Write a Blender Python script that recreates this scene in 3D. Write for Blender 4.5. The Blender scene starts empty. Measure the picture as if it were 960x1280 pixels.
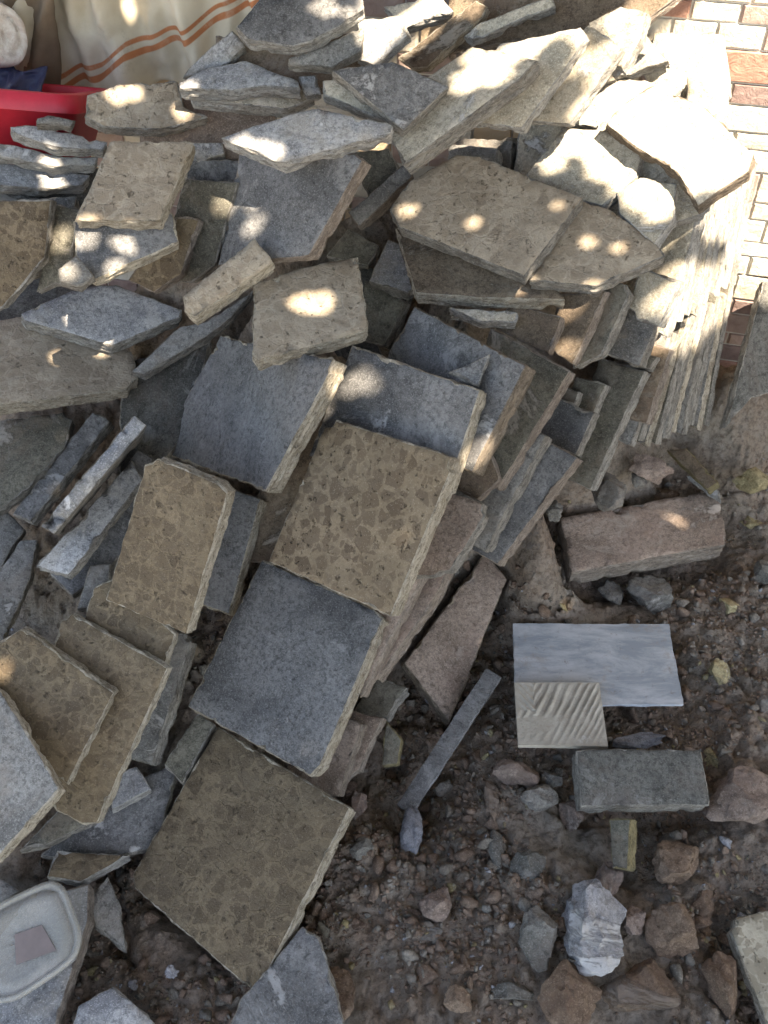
import bpy, bmesh, math, random
import numpy as np
from mathutils import Vector, Matrix, noise
from mathutils.geometry import delaunay_2d_cdt
random.seed(7); np.random.seed(7)
D2R = math.radians
C = bpy.context.scene
COL = C.collection

# ------------------------------------------------------------------ camera
CH, PITCH, F = 1.5, 47.0, 1200.0            # metres, degrees below the horizon, focal length in reference pixels
cd = bpy.data.cameras.new('camera'); cam = bpy.data.objects.new('camera', cd); COL.objects.link(cam)
cam.location = (0, 0, CH); cam.rotation_euler = (D2R(90 - PITCH), 0, 0)
cd.sensor_fit = 'VERTICAL'; cd.sensor_height = 24; cd.lens = 24 * F / 1280
cd.clip_start = 0.02; cd.clip_end = 500
C.camera = cam

# ------------------------------------------------------------------ light
SUN_TO = Vector((0.42, -0.50, 1.05)).normalized()      # direction towards the sun
el = math.asin(SUN_TO.z); az = math.atan2(SUN_TO.x, SUN_TO.y)
w = bpy.data.worlds.new('World'); C.world = w; w.use_nodes = True
nt = w.node_tree; nt.nodes.clear()
sky = nt.nodes.new('ShaderNodeTexSky'); sky.sky_type = 'NISHITA'; sky.sun_disc = False
sky.sun_elevation = el; sky.sun_rotation = az
bg = nt.nodes.new('ShaderNodeBackground'); bg.inputs[1].default_value = 0.115
wo = nt.nodes.new('ShaderNodeOutputWorld')
nt.links.new(sky.outputs[0], bg.inputs[0]); nt.links.new(bg.outputs[0], wo.inputs[0])
sl = bpy.data.lights.new('sun', 'SUN'); sl.energy = 5.0; sl.angle = D2R(0.53); sl.color = (1.0, 0.95, 0.88)
so = bpy.data.objects.new('sun', sl); COL.objects.link(so)
so.rotation_euler = SUN_TO.to_track_quat('Z', 'Y').to_euler(); so.location = (2, -2, 5)
C.view_settings.view_transform = 'Standard'; C.view_settings.look = 'None'
C.view_settings.exposure = 2.35; C.view_settings.use_white_balance = True; C.view_settings.white_balance_temperature = 8200; C.view_settings.white_balance_tint = 12; C.view_settings.gamma = 1.0; C.view_settings.use_curve_mapping = False

# ------------------------------------------------------------------ camera geometry helpers
P = D2R(PITCH)
RX = np.array([1.0, 0, 0]); FW = np.array([0, math.cos(P), -math.sin(P)]); UP = np.array([0, math.sin(P), math.cos(P)])
CAM = np.array([0, 0, CH])
def ray(u, v): return FW + RX * ((u - 480) / F) + UP * ((640 - v) / F)
def at(u, v, depth): return CAM + ray(u, v) * depth
def depth_h(u, v, h):
    r = ray(u, v); return (h - CH) / r[2]
def at_h(u, v, h=0.0): return at(u, v, depth_h(u, v, h))
WY, WK = 1.84, -0.226                                    # wall plane  y = WY + WK*x
def depth_wall(u, v, off=0.0):
    r = ray(u, v); return (WY + off - CAM[1]) / (r[1] - WK * r[0])
def fbm(x, y, z, o=4): return noise.fractal(Vector((x, y, z)), 1.0, 2.0, o, noise_basis='PERLIN_ORIGINAL')

# ------------------------------------------------------------------ materials
class NB:
    def __init__(s, name):
        m = bpy.data.materials.new(name); m.use_nodes = True; s.m = m; s.t = m.node_tree; s.t.nodes.clear()
        s.out = s.n('ShaderNodeOutputMaterial'); s.b = s.n('ShaderNodeBsdfPrincipled')
        s.t.links.new(s.b.outputs[0], s.out.inputs[0])
        s.tc = s.n('ShaderNodeTexCoord'); s.oi = s.n('ShaderNodeObjectInfo')
        a = s.n('ShaderNodeVectorMath', operation='SCALE'); s.l(s.oi.outputs['Random'], a.inputs['Scale'])
        a.inputs[0].default_value = (13.1, 7.7, 3.3)
        b = s.n('ShaderNodeVectorMath', operation='ADD'); s.l(s.tc.outputs['Object'], b.inputs[0]); s.l(a.outputs[0], b.inputs[1])
        s.co = b.outputs[0]
    def n(s, t, **k):
        x = s.t.nodes.new(t)
        for a, b in k.items(): setattr(x, a, b)
        return x
    def l(s, a, b): s.t.links.new(a, b)
    def noise(s, sc, det=6, rough=.6, co=None, dist=0.0):
        x = s.n('ShaderNodeTexNoise'); s.l(co or s.co, x.inputs['Vector'])
        x.inputs['Scale'].default_value = sc; x.inputs['Detail'].default_value = det; x.inputs['Roughness'].default_value = rough
        x.inputs['Distortion'].default_value = dist
        return x.outputs['Fac']
    def ramp(s, f, stops):
        x = s.n('ShaderNodeValToRGB'); s.l(f, x.inputs[0]); e = x.color_ramp.elements
        while len(e) < len(stops): e.new(0.5)
        for i, (p, c) in enumerate(stops):
            e[i].position = p; e[i].color = (c if hasattr(c, '__len__') else (c, c, c)) + ((1,) if not hasattr(c, '__len__') or len(c) == 3 else ()) if hasattr(c, '__len__') else (c, c, c, 1)
        return x.outputs[0]
    def mr(s, f, a, b, c=0.0, d=1.0):
        x = s.n('ShaderNodeMapRange'); x.clamp = True
        s.l(f, x.inputs[0])
        for i, v in enumerate((a, b, c, d)): x.inputs[i + 1].default_value = v
        return x.outputs[0]
    def mix(s, f, a, b, mode='MIX'):
        x = s.n('ShaderNodeMix', data_type='RGBA', blend_type=mode)
        if hasattr(f, 'links') or hasattr(f, 'is_linked'): s.l(f, x.inputs[0])
        else: x.inputs[0].default_value = f
        for v, i in ((a, 6), (b, 7)):
            if isinstance(v, tuple): x.inputs[i].default_value = v + (1,) if len(v) == 3 else v
            else: s.l(v, x.inputs[i])
        return x.outputs[2]
    def math(s, op, a, b=0.0):
        x = s.n('ShaderNodeMath', operation=op)
        for v, i in ((a, 0), (b, 1)):
            if isinstance(v, (int, float)): x.inputs[i].default_value = v
            else: s.l(v, x.inputs[i])
        return x.outputs[0]
    def bump(s, h, st, dist, prev=None):
        x = s.n('ShaderNodeBump'); x.inputs['Strength'].default_value = st; x.inputs['Distance'].default_value = dist
        s.l(h, x.inputs['Height'])
        if prev is not None: s.l(prev, x.inputs['Normal'])
        return x.outputs[0]
    def fin(s, col, rough=.85, nrm=None, var=.35, spec=.3):
        hv = s.n('ShaderNodeHueSaturation'); s.l(col, hv.inputs['Color'])
        v = s.mr(s.oi.outputs['Random'], 0, 1, 1 - var, 1 + var); s.l(v, hv.inputs['Value'])
        s.l(hv.outputs[0], s.b.inputs['Base Color'])
        if isinstance(rough, float): s.b.inputs['Roughness'].default_value = rough
        else: s.l(rough, s.b.inputs['Roughness'])
        s.b.inputs['Specular IOR Level'].default_value = spec
        if nrm is not None: s.l(nrm, s.b.inputs['Normal'])
        return s.m

def m_terrazzo(name, matrix, chip_a, chip_b, scale=44, dust=(.30, .24, .17), dustamt=.35, chipc=1.0, var=.1, crack=0.0):
    b = NB(name)
    wob = b.n('ShaderNodeTexNoise'); b.l(b.co, wob.inputs['Vector']); wob.inputs['Scale'].default_value = 70; wob.inputs['Detail'].default_value = 3
    sc = b.n('ShaderNodeVectorMath', operation='SCALE'); b.l(wob.outputs['Color'], sc.inputs[0]); sc.inputs['Scale'].default_value = .010
    ad = b.n('ShaderNodeVectorMath', operation='ADD'); b.l(b.co, ad.inputs[0]); b.l(sc.outputs[0], ad.inputs[1])
    rs_ = b.n('ShaderNodeVectorMath', operation='SCALE'); b.l(ad.outputs[0], rs_.inputs[0]); b.l(b.mr(b.oi.outputs['Random'], 0, 1, .82, 1.4), rs_.inputs['Scale']); ad = rs_
    masks = []; cols = []; eds = []
    for k, s_ in enumerate((scale, scale * 2.1)):
        ve = b.n('ShaderNodeTexVoronoi', feature='DISTANCE_TO_EDGE'); b.l(ad.outputs[0], ve.inputs['Vector']); ve.inputs['Scale'].default_value = s_
        vf = b.n('ShaderNodeTexVoronoi'); b.l(ad.outputs[0], vf.inputs['Vector']); vf.inputs['Scale'].default_value = s_
        sp = b.n('ShaderNodeSeparateColor'); b.l(vf.outputs['Color'], sp.inputs[0])
        thr = b.mr(sp.outputs[1], 0, 1, .035, .17)
        d = b.math('SUBTRACT', ve.outputs['Distance'], thr)
        m = b.mr(d, -.005, .03)
        keep = b.mr(sp.outputs[2], .18, .20) if k == 0 else b.mr(sp.outputs[2], .34, .36)
        masks.append(b.math('MULTIPLY', m, keep)); cols.append(sp.outputs[0]); eds.append(ve.outputs['Distance'])
    cc = b.mix(cols[0], chip_a, chip_b); cs = b.mix(cols[1], chip_b, chip_a)
    base = b.mix(b.mr(b.noise(22, 8, .7), .42, .58), tuple(c * .88 for c in matrix), tuple(min(1, c * 1.15) for c in matrix))
    base = b.mix(b.mr(b.noise(240, 4, .7), .47, .62, 0, .45), base, tuple(c * .65 for c in matrix))
    c = b.mix(b.math('MULTIPLY', masks[1], .75 * chipc), base, cs)
    c = b.mix(b.math('MULTIPLY', masks[0], chipc), c, cc)
    big = b.mr(b.noise(5, 8, .6, dist=.5), .40, .60, 0, 1)
    c = b.mix(b.math('MULTIPLY', big, .35), c, tuple(x * .62 for x in matrix))
    dm = b.mr(b.noise(11, 12, .72, dist=.6), .50, .62, 0, min(1, dustamt * 1.9))
    c = b.mix(dm, c, dust)
    c = b.mix(b.mr(b.noise(420, 4, .75), .58, .66, 0, .35), c, (.50, .44, .35))
    pit = b.mr(b.noise(85, 6, .75), .60, .67, 0, 1)
    c = b.mix(b.math('MULTIPLY', pit, .6), c, (.07, .055, .04))
    n = b.bump(b.noise(230, 8, .75), .5, .0016)
    n = b.bump(masks[0], .2, .0008, n)
    if crack > 0:
        ck = b.math('MULTIPLY', b.mr(eds[0], .0, .05, 1, 0), b.mr(b.noise(16, 6, .7), .47, .55)); c = b.mix(b.math('MULTIPLY', ck, crack), c, (.06, .045, .03))
        n = b.bump(ck, .5, -.002, n); n = b.bump(b.noise(60, 8, .75), .9, .007, n)
    n = b.bump(pit, .9, -.003, n)
    return b.fin(c, b.mr(b.noise(30, 4), .4, .6, .7, .92), n, var)

def m_cement(name, lo, hi, dust, dustamt=.5, stain=(.5, .5, .5), var=.12, pits=.5):
    b = NB(name)
    c = b.mix(b.mr(b.noise(6, 10, .62, dist=.4), .42, .58), tuple(x * .9 for x in lo), hi)
    c = b.mix(b.mr(b.noise(120, 8, .78), .46, .58, 0, .65), c, tuple(x * .5 for x in lo))
    c = b.mix(b.mr(b.noise(380, 4, .75), .53, .64, 0, .55), c, tuple(min(.9, x * 1.55) for x in hi))
    c = b.mix(b.mr(b.noise(4.5, 12, .72, dist=1.0), .50, .60, 0, dustamt), c, dust)
    c = b.mix(b.mr(b.noise(11, 12, .78, dist=.8), .56, .62, 0, .55), c, stain)
    c = b.mix(b.mr(b.noise(18, 12, .8, dist=.5), .57, .64, 0, .5), c, tuple(x * .42 for x in lo))
    mor = b.mr(b.noise(3.2, 14, .80, dist=1.6), .565, .60, 0, .75)          # smears of old mortar
    c = b.mix(mor, c, tuple(min(.7, x * 1.15 + .05) for x in stain))
    pit = b.mr(b.noise(80, 5, .75), .59, .66, 0, 1)
    c = b.mix(b.math('MULTIPLY', pit, pits), c, tuple(x * .3 for x in lo))
    h = b.noise(300, 8, .78); n = b.bump(h, .8, .0022); n = b.bump(b.noise(40, 10, .75), .7, .009, n); n = b.bump(pit, .8, -.004, n); n = b.bump(mor, .8, .003, n)
    return b.fin(c, .93, n, var, .2)

def m_rim(name, a, bb, dark, var=.12):
    b = NB(name)
    st = b.n('ShaderNodeVectorMath', operation='MULTIPLY'); b.l(b.co, st.inputs[0]); st.inputs[1].default_value = (1, 1, 3.5)
    c = b.mix(b.mr(b.noise(26, 10, .74, co=st.outputs[0]), .43, .57), a, bb)
    c = b.mix(b.mr(b.noise(90, 8, .78, co=st.outputs[0]), .50, .60, 0, .75), c, dark)
    c = b.mix(b.mr(b.noise(9, 10, .75), .54, .62, 0, .6), c, tuple(x * 1.4 for x in dark))
    c = b.mix(b.mr(b.noise(260, 4, .75), .55, .64, 0, .5), c, tuple(min(.9, x * 1.3) for x in bb))
    n = b.bump(b.noise(170, 10, .8, co=st.outputs[0]), 1, .005); n = b.bump(b.noise(55, 8, .75, co=st.outputs[0]), .9, .010, n)
    return b.fin(c, .95, n, var, .15)

DUST = (.24, .175, .14)
MT = {}
MT['T'] = m_terrazzo('terrazzo_brown', (.21, .162, .108), (.094, .067, .044), (.14, .104, .069), 27, dustamt=.06)
MT['TR'] = m_terrazzo('terrazzo_worn', (.215, .165, .108), (.090, .066, .043), (.142, .107, .072), 36, dust=(.19, .15, .10), dustamt=.3, chipc=.85, crack=.25)
MT['TB'] = m_terrazzo('terrazzo_beige_lit', (.43, .365, .285), (.245, .195, .145), (.34, .28, .21), 42, dust=(.45, .39, .31), dustamt=.4, chipc=.75, crack=.12)  # beige, lightened further to put the upper heap's brighter light into the colour
MT['TL'] = m_terrazzo('terrazzo_pale', (.46, .42, .33), (.22, .19, .14), (.29, .25, .18), 36, dust=(.4, .36, .28), dustamt=.15)
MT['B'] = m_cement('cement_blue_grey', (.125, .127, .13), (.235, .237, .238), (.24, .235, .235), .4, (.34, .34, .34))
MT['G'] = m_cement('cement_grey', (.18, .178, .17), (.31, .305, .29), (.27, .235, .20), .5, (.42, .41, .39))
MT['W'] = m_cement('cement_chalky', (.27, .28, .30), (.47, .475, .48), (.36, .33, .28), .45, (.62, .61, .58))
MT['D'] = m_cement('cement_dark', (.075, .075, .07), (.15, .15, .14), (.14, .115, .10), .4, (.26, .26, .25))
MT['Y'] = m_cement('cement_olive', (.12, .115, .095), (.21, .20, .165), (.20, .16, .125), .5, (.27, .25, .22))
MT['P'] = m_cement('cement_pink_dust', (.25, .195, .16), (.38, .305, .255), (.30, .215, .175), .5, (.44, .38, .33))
MT['L'] = m_cement('cement_sandy_sunlit', (.46, .42, .34), (.62, .57, .48), (.50, .42, .32), .45, (.68, .64, .57))  # sandy cement, kept pale so the sun on the slabs is in the colour
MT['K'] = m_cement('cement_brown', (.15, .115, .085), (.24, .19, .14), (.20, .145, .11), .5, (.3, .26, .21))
MT['rT'] = m_rim('rim_tan', (.38, .34, .27), (.58, .53, .44), (.13, .105, .08))
MT['rG'] = m_rim('rim_grey', (.24, .23, .21), (.42, .40, .36), (.11, .10, .09))
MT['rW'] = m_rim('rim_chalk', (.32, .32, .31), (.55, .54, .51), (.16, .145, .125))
MT['rP'] = m_rim('rim_pink', (.24, .20, .17), (.38, .33, .285), (.12, .10, .085))
RIM = dict(T='rT', TR='rT', TB='rT', TL='rT', B='rG', G='rG', W='rW', Y='rG', D='rG', P='rP', L='rW', K='rP')

def m_marble():
    b = NB('marble'); mpp = b.n('ShaderNodeMapping'); b.l(b.co, mpp.inputs[0]); mpp.inputs['Rotation'].default_value = (0, 0, .7); mpp.inputs['Scale'].default_value = (1, 3.2, 1)
    wv = b.noise(7, 12, .72, dist=.35, co=mpp.outputs[0])
    c = b.mix(b.mr(wv, .44, .60), (.46, .49, .52), (.27, .31, .35)); c = b.mix(b.mr(b.noise(16, 10, .7, dist=1.0), .60, .70, 0, .5), c, (.2, .22, .25))
    c = b.mix(b.mr(b.noise(10, 12, .8), .53, .60, 0, .5), c, (.30, .26, .22)); c = b.mix(b.mr(b.noise(60, 8, .8), .58, .64, 0, .6), c, (.2, .17, .15))
    return b.fin(c, b.mr(b.noise(20, 5), .3, .7, .35, .7), b.bump(b.noise(200, 6), .15, .001), 0.0, .4)
MT['M'] = m_marble()
def plain(name, col, rough=.6, bs=80, bd=.001, var=0.0, spec=.4, spread=.25):
    b = NB(name); c = b.mix(b.mr(b.noise(12, 8, .7), .3, .7), tuple(x * (1 - spread) for x in col), tuple(min(.95, x * (1 + spread)) for x in col))
    return b.fin(c, rough, b.bump(b.noise(bs, 6, .7), .5, bd), var, spec)

# ------------------------------------------------------------------ tags
def tag(o, label=None, cat=None, group=None, kind=None):
    if label: o['label'] = label
    if cat: o['category'] = cat
    if group: o['group'] = group
    o['kind'] = kind or 'thing'
    return o
def link_mesh(name, verts, faces, mats, mi=None, smooth=None, parent=None):
    me = bpy.data.meshes.new(name); me.from_pydata([tuple(v) for v in verts], [], faces)
    for m in mats: me.materials.append(m)
    if mi is not None: me.polygons.foreach_set('material_index', mi)
    if smooth is not None: me.polygons.foreach_set('use_smooth', smooth if hasattr(smooth, '__len__') else [smooth] * len(me.polygons))
    me.update(); o = bpy.data.objects.new(name, me); COL.objects.link(o)
    if parent: o.parent = parent
    return o

# ------------------------------------------------------------------ slab solver
HP = [(450,1030,0),(160,1120,0),(100,1060,0),(20,1280,0),(560,900,0),(640,730,0),(720,640,0),(880,570,0),(960,700,0),(960,560,0),(600,1200,0),(300,1280,0),(960,1280,0),
 (300,1070,.09),(360,830,.22),(450,640,.34),(540,510,.42),(600,440,.48),(600,270,.68),(500,120,.82),(450,20,.90),(300,270,.64),(380,400,.51),(300,520,.40),(210,680,.26),
 (100,850,.15),(40,960,.12),(80,640,.25),(60,470,.41),(150,390,.49),(150,230,.66),(50,190,.71),(170,130,.76),(750,100,.78),(850,170,.72),(900,200,.68),(700,220,.70),
 (760,310,.60),(800,400,.42),(850,470,.20),(880,400,.36),(720,480,.36),(740,560,.14),(660,600,.20),(560,760,.09),(480,870,.06),(700,380,.50),(620,690,.04),(620,40,.88),(350,60,.88)]
HP = np.array(HP, float)
def prior_h(u, v):
    d2 = (HP[:, 0] - u) ** 2 + (HP[:, 1] - v) ** 2 + 200
    w_ = 1 / d2 ** 1.6
    return float((w_ * HP[:, 2]).sum() / w_.sum())
RS = 4; RW, RH, RO = 320, 400, 40       # raster: quarter resolution with a margin
gu = (np.arange(RW) - RO) * RS + RS / 2; gv = (np.arange(RH) - RO) * RS + RS / 2
GU, GV = np.meshgrid(gu, gv)
front = np.full((RH, RW), np.inf)
def inside(poly):
    m = np.zeros(GU.shape, bool); n = len(poly)
    for i in range(n):
        x1, y1 = poly[i]; x2, y2 = poly[(i + 1) % n]
        if y1 == y2: continue
        c = ((y1 > GV) != (y2 > GV)) & (GU < (x2 - x1) * (GV - y1) / (y2 - y1) + x1)
        m ^= c
    return m
RAYS = FW[None, None] + RX[None, None] * ((GU - 480) / F)[..., None] + UP[None, None] * ((640 - GV) / F)[..., None]
with np.errstate(divide='ignore', invalid='ignore'):
    _w = (WY - .012) / (RAYS[..., 1] - WK * RAYS[..., 0]); _w[(GV > 600) | (_w < 0)] = np.inf
    _g = (-.03 - CH) / RAYS[..., 2]; _g[_g < 0] = np.inf
front = np.minimum(front, np.minimum(_w, _g))
def proj(p):
    q = np.asarray(p) - CAM; z = q @ FW
    return 480 + F * (q @ RX) / z, 640 - F * (q @ UP) / z
def solve_n(u, v, D, d, t):
    Pt = at(u, v, D)
    for k in range(12):
        q = ray(u + d[0], v + d[1]); a = q @ q; b_ = -2 * (q @ (Pt - CAM)); c = (Pt - CAM) @ (Pt - CAM) - t * t
        disc = b_ * b_ - 4 * a * c
        if disc > 0:
            s = (-b_ + math.sqrt(disc)) / (2 * a); n = (Pt - CAM - q * s) / t
            vd = -ray(u, v); vd /= np.linalg.norm(vd)
            if n @ vd > .36: return Pt, n
        d = (d[0] * .9, d[1] * .9)
    vd = -ray(u, v); return Pt, vd / np.linalg.norm(vd)
def plane_pt(u, v, Pt, n):
    r = ray(u, v); return CAM + r * (((Pt - CAM) @ n) / (r @ n))
def raster(poly, Pt, n, t):
    f = np.full((RH, RW), np.inf); bk = np.full((RH, RW), -np.inf)
    for k in range(5):
        o = n * t * k / 4
        pts = [plane_pt(x, y, Pt, n) - o for x, y in poly]
        pp = [proj(p) for p in pts]
        m = inside(pp); dd = ((Pt - o - CAM) @ n) / (RAYS @ n)
        m &= dd > 0
        f[m] = np.minimum(f[m], dd[m]); bk[m] = np.maximum(bk[m], dd[m])
    return f, bk
SLABS = []
back_pts = []
def S(m, poly, d, label, t=.03, h=None, name=None, cat=None, group=None, up=None, free=False, rough=1.0, prim=.012, lim=.07, rim=None, add=True):
    global front
    poly = [(float(a), float(b)) for a, b in poly]
    u = sum(a for a, b in poly) / len(poly); v = sum(b for a, b in poly) / len(poly)
    D0 = depth_h(u, v, prior_h(u, v) if h is None else h)
    D = D0
    for it in range(3):
        if up is not None:
            n = np.array([up[0], up[1], 1.0]); n /= np.linalg.norm(n); Pt = at(u, v, D)
        else: Pt, n = solve_n(u, v, D, d, t)
        if free: break
        f, bk = raster(poly, Pt, n, t)
        m_ = np.isfinite(f) & np.isfinite(front)
        if m_.sum() < 4: break
        rat = np.sort(front[m_] / bk[m_]); s = rat[int(len(rat) * prim)]
        Dn = min(D0 + lim, D * s) if s * D < D0 + lim else D0 + lim
        if abs(Dn - D) < 5e-4: break
        D = Dn
    f, bk = raster(poly, Pt, n, t)
    front = np.minimum(front, f)
    mk = np.isfinite(f)
    bp = CAM + RAYS[mk] * bk[mk][:, None]; back_pts.append(bp)
    if add: SLABS.append(dict(m=m, poly=poly, Pt=Pt, n=n, t=t, label=label, name=name, cat=cat, group=group, rough=rough, rim=rim))
    return D
# ================================================================== the slabs of the heap, lowest first
# ---- tall stack by the wall: leaning tiles, upper tier then lower tier
ORD = ['nearest the patterned wall', 'second from the patterned wall', 'third from the patterned wall', 'fourth from the patterned wall', 'fifth from the patterned wall', 'sixth from the patterned wall', 'seventh from the patterned wall', 'eighth from the patterned wall', 'ninth from the patterned wall', 'tenth from the patterned wall']
_r = random.Random(3)
N1, N2 = len(ORD), len(ORD) - 2
for q in range(N1):                                      # nearest the wall first
    f_ = q / (N1 - 1.0); j = lambda a: _r.uniform(-a, a)
    xt, yt = 914 - 80 * f_ + j(1.5), 352 + 68 * f_ + j(7); xb, yb = 882 - 96 * f_ + j(2), 530 + 30 * f_ + j(6)
    S('YG'[q % 2], [(xt-50,yt-20+j(3)),(xt,yt),(xb,yb),(xb-50,yb-22+j(3))], (7+j(1.5),2+j(1)), 'grey tile edge in the packed lower row, ' + ORD[q], group='tiles packed on edge in the tall stack', rim=('rG', 'rT', 'rG')[q % 3], t=.021 + j(.004), rough=.75, lim=.16)
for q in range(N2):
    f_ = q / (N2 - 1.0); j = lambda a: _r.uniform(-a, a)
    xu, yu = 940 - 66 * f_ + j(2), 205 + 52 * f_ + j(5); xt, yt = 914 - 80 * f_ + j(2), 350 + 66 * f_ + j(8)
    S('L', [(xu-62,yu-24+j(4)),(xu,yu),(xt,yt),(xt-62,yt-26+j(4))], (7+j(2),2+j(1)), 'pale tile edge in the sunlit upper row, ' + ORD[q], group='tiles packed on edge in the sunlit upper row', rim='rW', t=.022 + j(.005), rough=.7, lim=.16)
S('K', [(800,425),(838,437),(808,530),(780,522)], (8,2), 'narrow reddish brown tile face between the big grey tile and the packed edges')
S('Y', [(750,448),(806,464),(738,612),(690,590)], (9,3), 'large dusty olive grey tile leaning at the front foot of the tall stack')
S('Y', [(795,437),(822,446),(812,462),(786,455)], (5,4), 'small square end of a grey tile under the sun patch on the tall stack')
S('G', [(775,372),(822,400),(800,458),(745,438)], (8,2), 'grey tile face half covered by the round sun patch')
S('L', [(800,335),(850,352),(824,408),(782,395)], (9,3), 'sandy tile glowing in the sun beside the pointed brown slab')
S('Y', [(745,352),(791,356),(752,443),(716,460)], (10,2), 'upright grey tile face right of the two brown sun dapples')
S('Y', [(720,471),(757,481),(733,540),(700,515)], (8,2), 'small grey tile with a pale mortar rim left of the large olive tile')
S('Y', [(690,480),(724,490),(712,520),(683,505)], (7,2), 'short grey tile end wedged above the blue tile with the white mortar mark')
S('B', [(665,485),(743,516),(720,569),(650,540)], (8,3), 'blue grey tile with a pale mortar mark right of the narrow leaning tiles')
S('K', [(700,368),(757,364),(716,457),(680,430)], (9,2), 'rough brown tile carrying two bright sun dapples under the pointed slab', rough=1.1)
S('K', [(640,380),(702,396),(686,443),(610,405)], (7,3), 'dark brown tile in the gap under the long edge of the beige slab')
# ---- slabs leaning at the back right
S('K', [(560,-30),(880,-30),(800,30),(745,45),(640,50),(560,70)], (4,10), 'brown board lying behind the top of the heap', name='board', cat='board', rim='rP', t=.02)
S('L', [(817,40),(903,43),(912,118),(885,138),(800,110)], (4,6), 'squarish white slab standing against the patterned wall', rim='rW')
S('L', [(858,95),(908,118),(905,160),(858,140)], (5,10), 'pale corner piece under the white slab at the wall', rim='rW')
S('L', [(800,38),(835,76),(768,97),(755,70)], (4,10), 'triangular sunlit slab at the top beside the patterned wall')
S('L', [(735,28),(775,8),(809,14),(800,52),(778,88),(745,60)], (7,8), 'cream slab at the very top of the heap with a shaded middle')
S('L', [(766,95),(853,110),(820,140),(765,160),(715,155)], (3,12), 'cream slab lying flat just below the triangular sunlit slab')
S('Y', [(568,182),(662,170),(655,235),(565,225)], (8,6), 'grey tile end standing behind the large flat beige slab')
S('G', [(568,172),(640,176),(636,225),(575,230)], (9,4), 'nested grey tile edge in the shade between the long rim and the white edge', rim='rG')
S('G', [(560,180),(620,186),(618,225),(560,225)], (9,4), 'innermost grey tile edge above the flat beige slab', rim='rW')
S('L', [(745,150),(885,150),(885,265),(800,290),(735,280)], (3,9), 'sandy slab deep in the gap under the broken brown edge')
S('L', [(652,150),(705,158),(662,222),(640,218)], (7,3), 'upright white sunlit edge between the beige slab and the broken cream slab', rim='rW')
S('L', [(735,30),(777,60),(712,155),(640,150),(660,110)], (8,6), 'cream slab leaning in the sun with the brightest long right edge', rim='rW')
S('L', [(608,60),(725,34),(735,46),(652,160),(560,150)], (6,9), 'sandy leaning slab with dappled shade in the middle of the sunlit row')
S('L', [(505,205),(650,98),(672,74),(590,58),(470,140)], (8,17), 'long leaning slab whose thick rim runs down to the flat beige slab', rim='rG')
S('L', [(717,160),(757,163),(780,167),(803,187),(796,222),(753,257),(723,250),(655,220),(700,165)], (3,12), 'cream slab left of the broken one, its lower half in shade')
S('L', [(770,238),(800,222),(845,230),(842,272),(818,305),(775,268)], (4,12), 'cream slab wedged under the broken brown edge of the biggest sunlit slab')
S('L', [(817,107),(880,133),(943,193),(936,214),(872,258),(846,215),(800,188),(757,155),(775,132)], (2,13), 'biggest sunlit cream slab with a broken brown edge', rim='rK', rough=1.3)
# ---- top centre
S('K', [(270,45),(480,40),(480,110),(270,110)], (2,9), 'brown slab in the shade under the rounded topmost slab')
S('P', [(175,112),(345,118),(345,200),(175,200)], (2,9), 'dusty slab deep behind the rough tan slab and the wide pale slab')
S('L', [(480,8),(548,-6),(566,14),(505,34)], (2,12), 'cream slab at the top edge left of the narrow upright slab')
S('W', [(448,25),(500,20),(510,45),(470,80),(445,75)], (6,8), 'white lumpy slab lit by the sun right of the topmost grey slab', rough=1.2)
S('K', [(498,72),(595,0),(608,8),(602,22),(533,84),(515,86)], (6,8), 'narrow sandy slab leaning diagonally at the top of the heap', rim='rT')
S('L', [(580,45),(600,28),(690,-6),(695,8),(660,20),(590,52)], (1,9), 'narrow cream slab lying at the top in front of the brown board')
S('W', [(228,97),(245,75),(290,38),(307,58),(270,90)], (4,8), 'grey slab tilted against the striped curtain')
S('G', [(345,80),(415,50),(455,34),(452,64),(414,84)], (1,10), 'grey slab tucked under the topmost rounded slab')
S('B', [(295,33),(325,-2),(450,-8),(455,10),(430,30),(390,50),(367,58),(310,50)], (2,15), 'rounded blue grey slab at the very top beside the curtain', rough=1.15, rim='rW')
S('L', [(238,112),(300,115),(392,108),(394,120),(360,136),(240,124)], (0,14), 'sandy slab under the thick chalky one')
S('W', [(223,102),(255,86),(307,76),(372,100),(375,110),(330,107),(290,113),(224,110)], (2,16), 'thick chalky slab with a pointed back at the upper left of the heap', rough=1.15)
S('W', [(373,95),(394,93),(402,118),(383,120)], (2,9), 'small grey chunk between the chalky slab and the diamond slab')
S('L', [(404,100),(430,98),(495,142),(480,150),(405,118)], (0,12), 'pale slab showing only under the left side of the diamond slab', rim='rW')
S('B', [(415,88),(490,76),(562,108),(505,164)], (-1,12), 'smooth blue grey slab lying like a diamond near the top', rim='rG')
S('Y', [(440,190),(485,185),(500,215),(460,250)], (5,8), 'olive slab in the hollow left of the flat beige slab')
S('G', [(436,265),(504,205),(512,210),(516,220),(448,284)], (5,10), 'short brown slab seen on edge left of the flat beige slab', rim='rP', t=.045)
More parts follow.
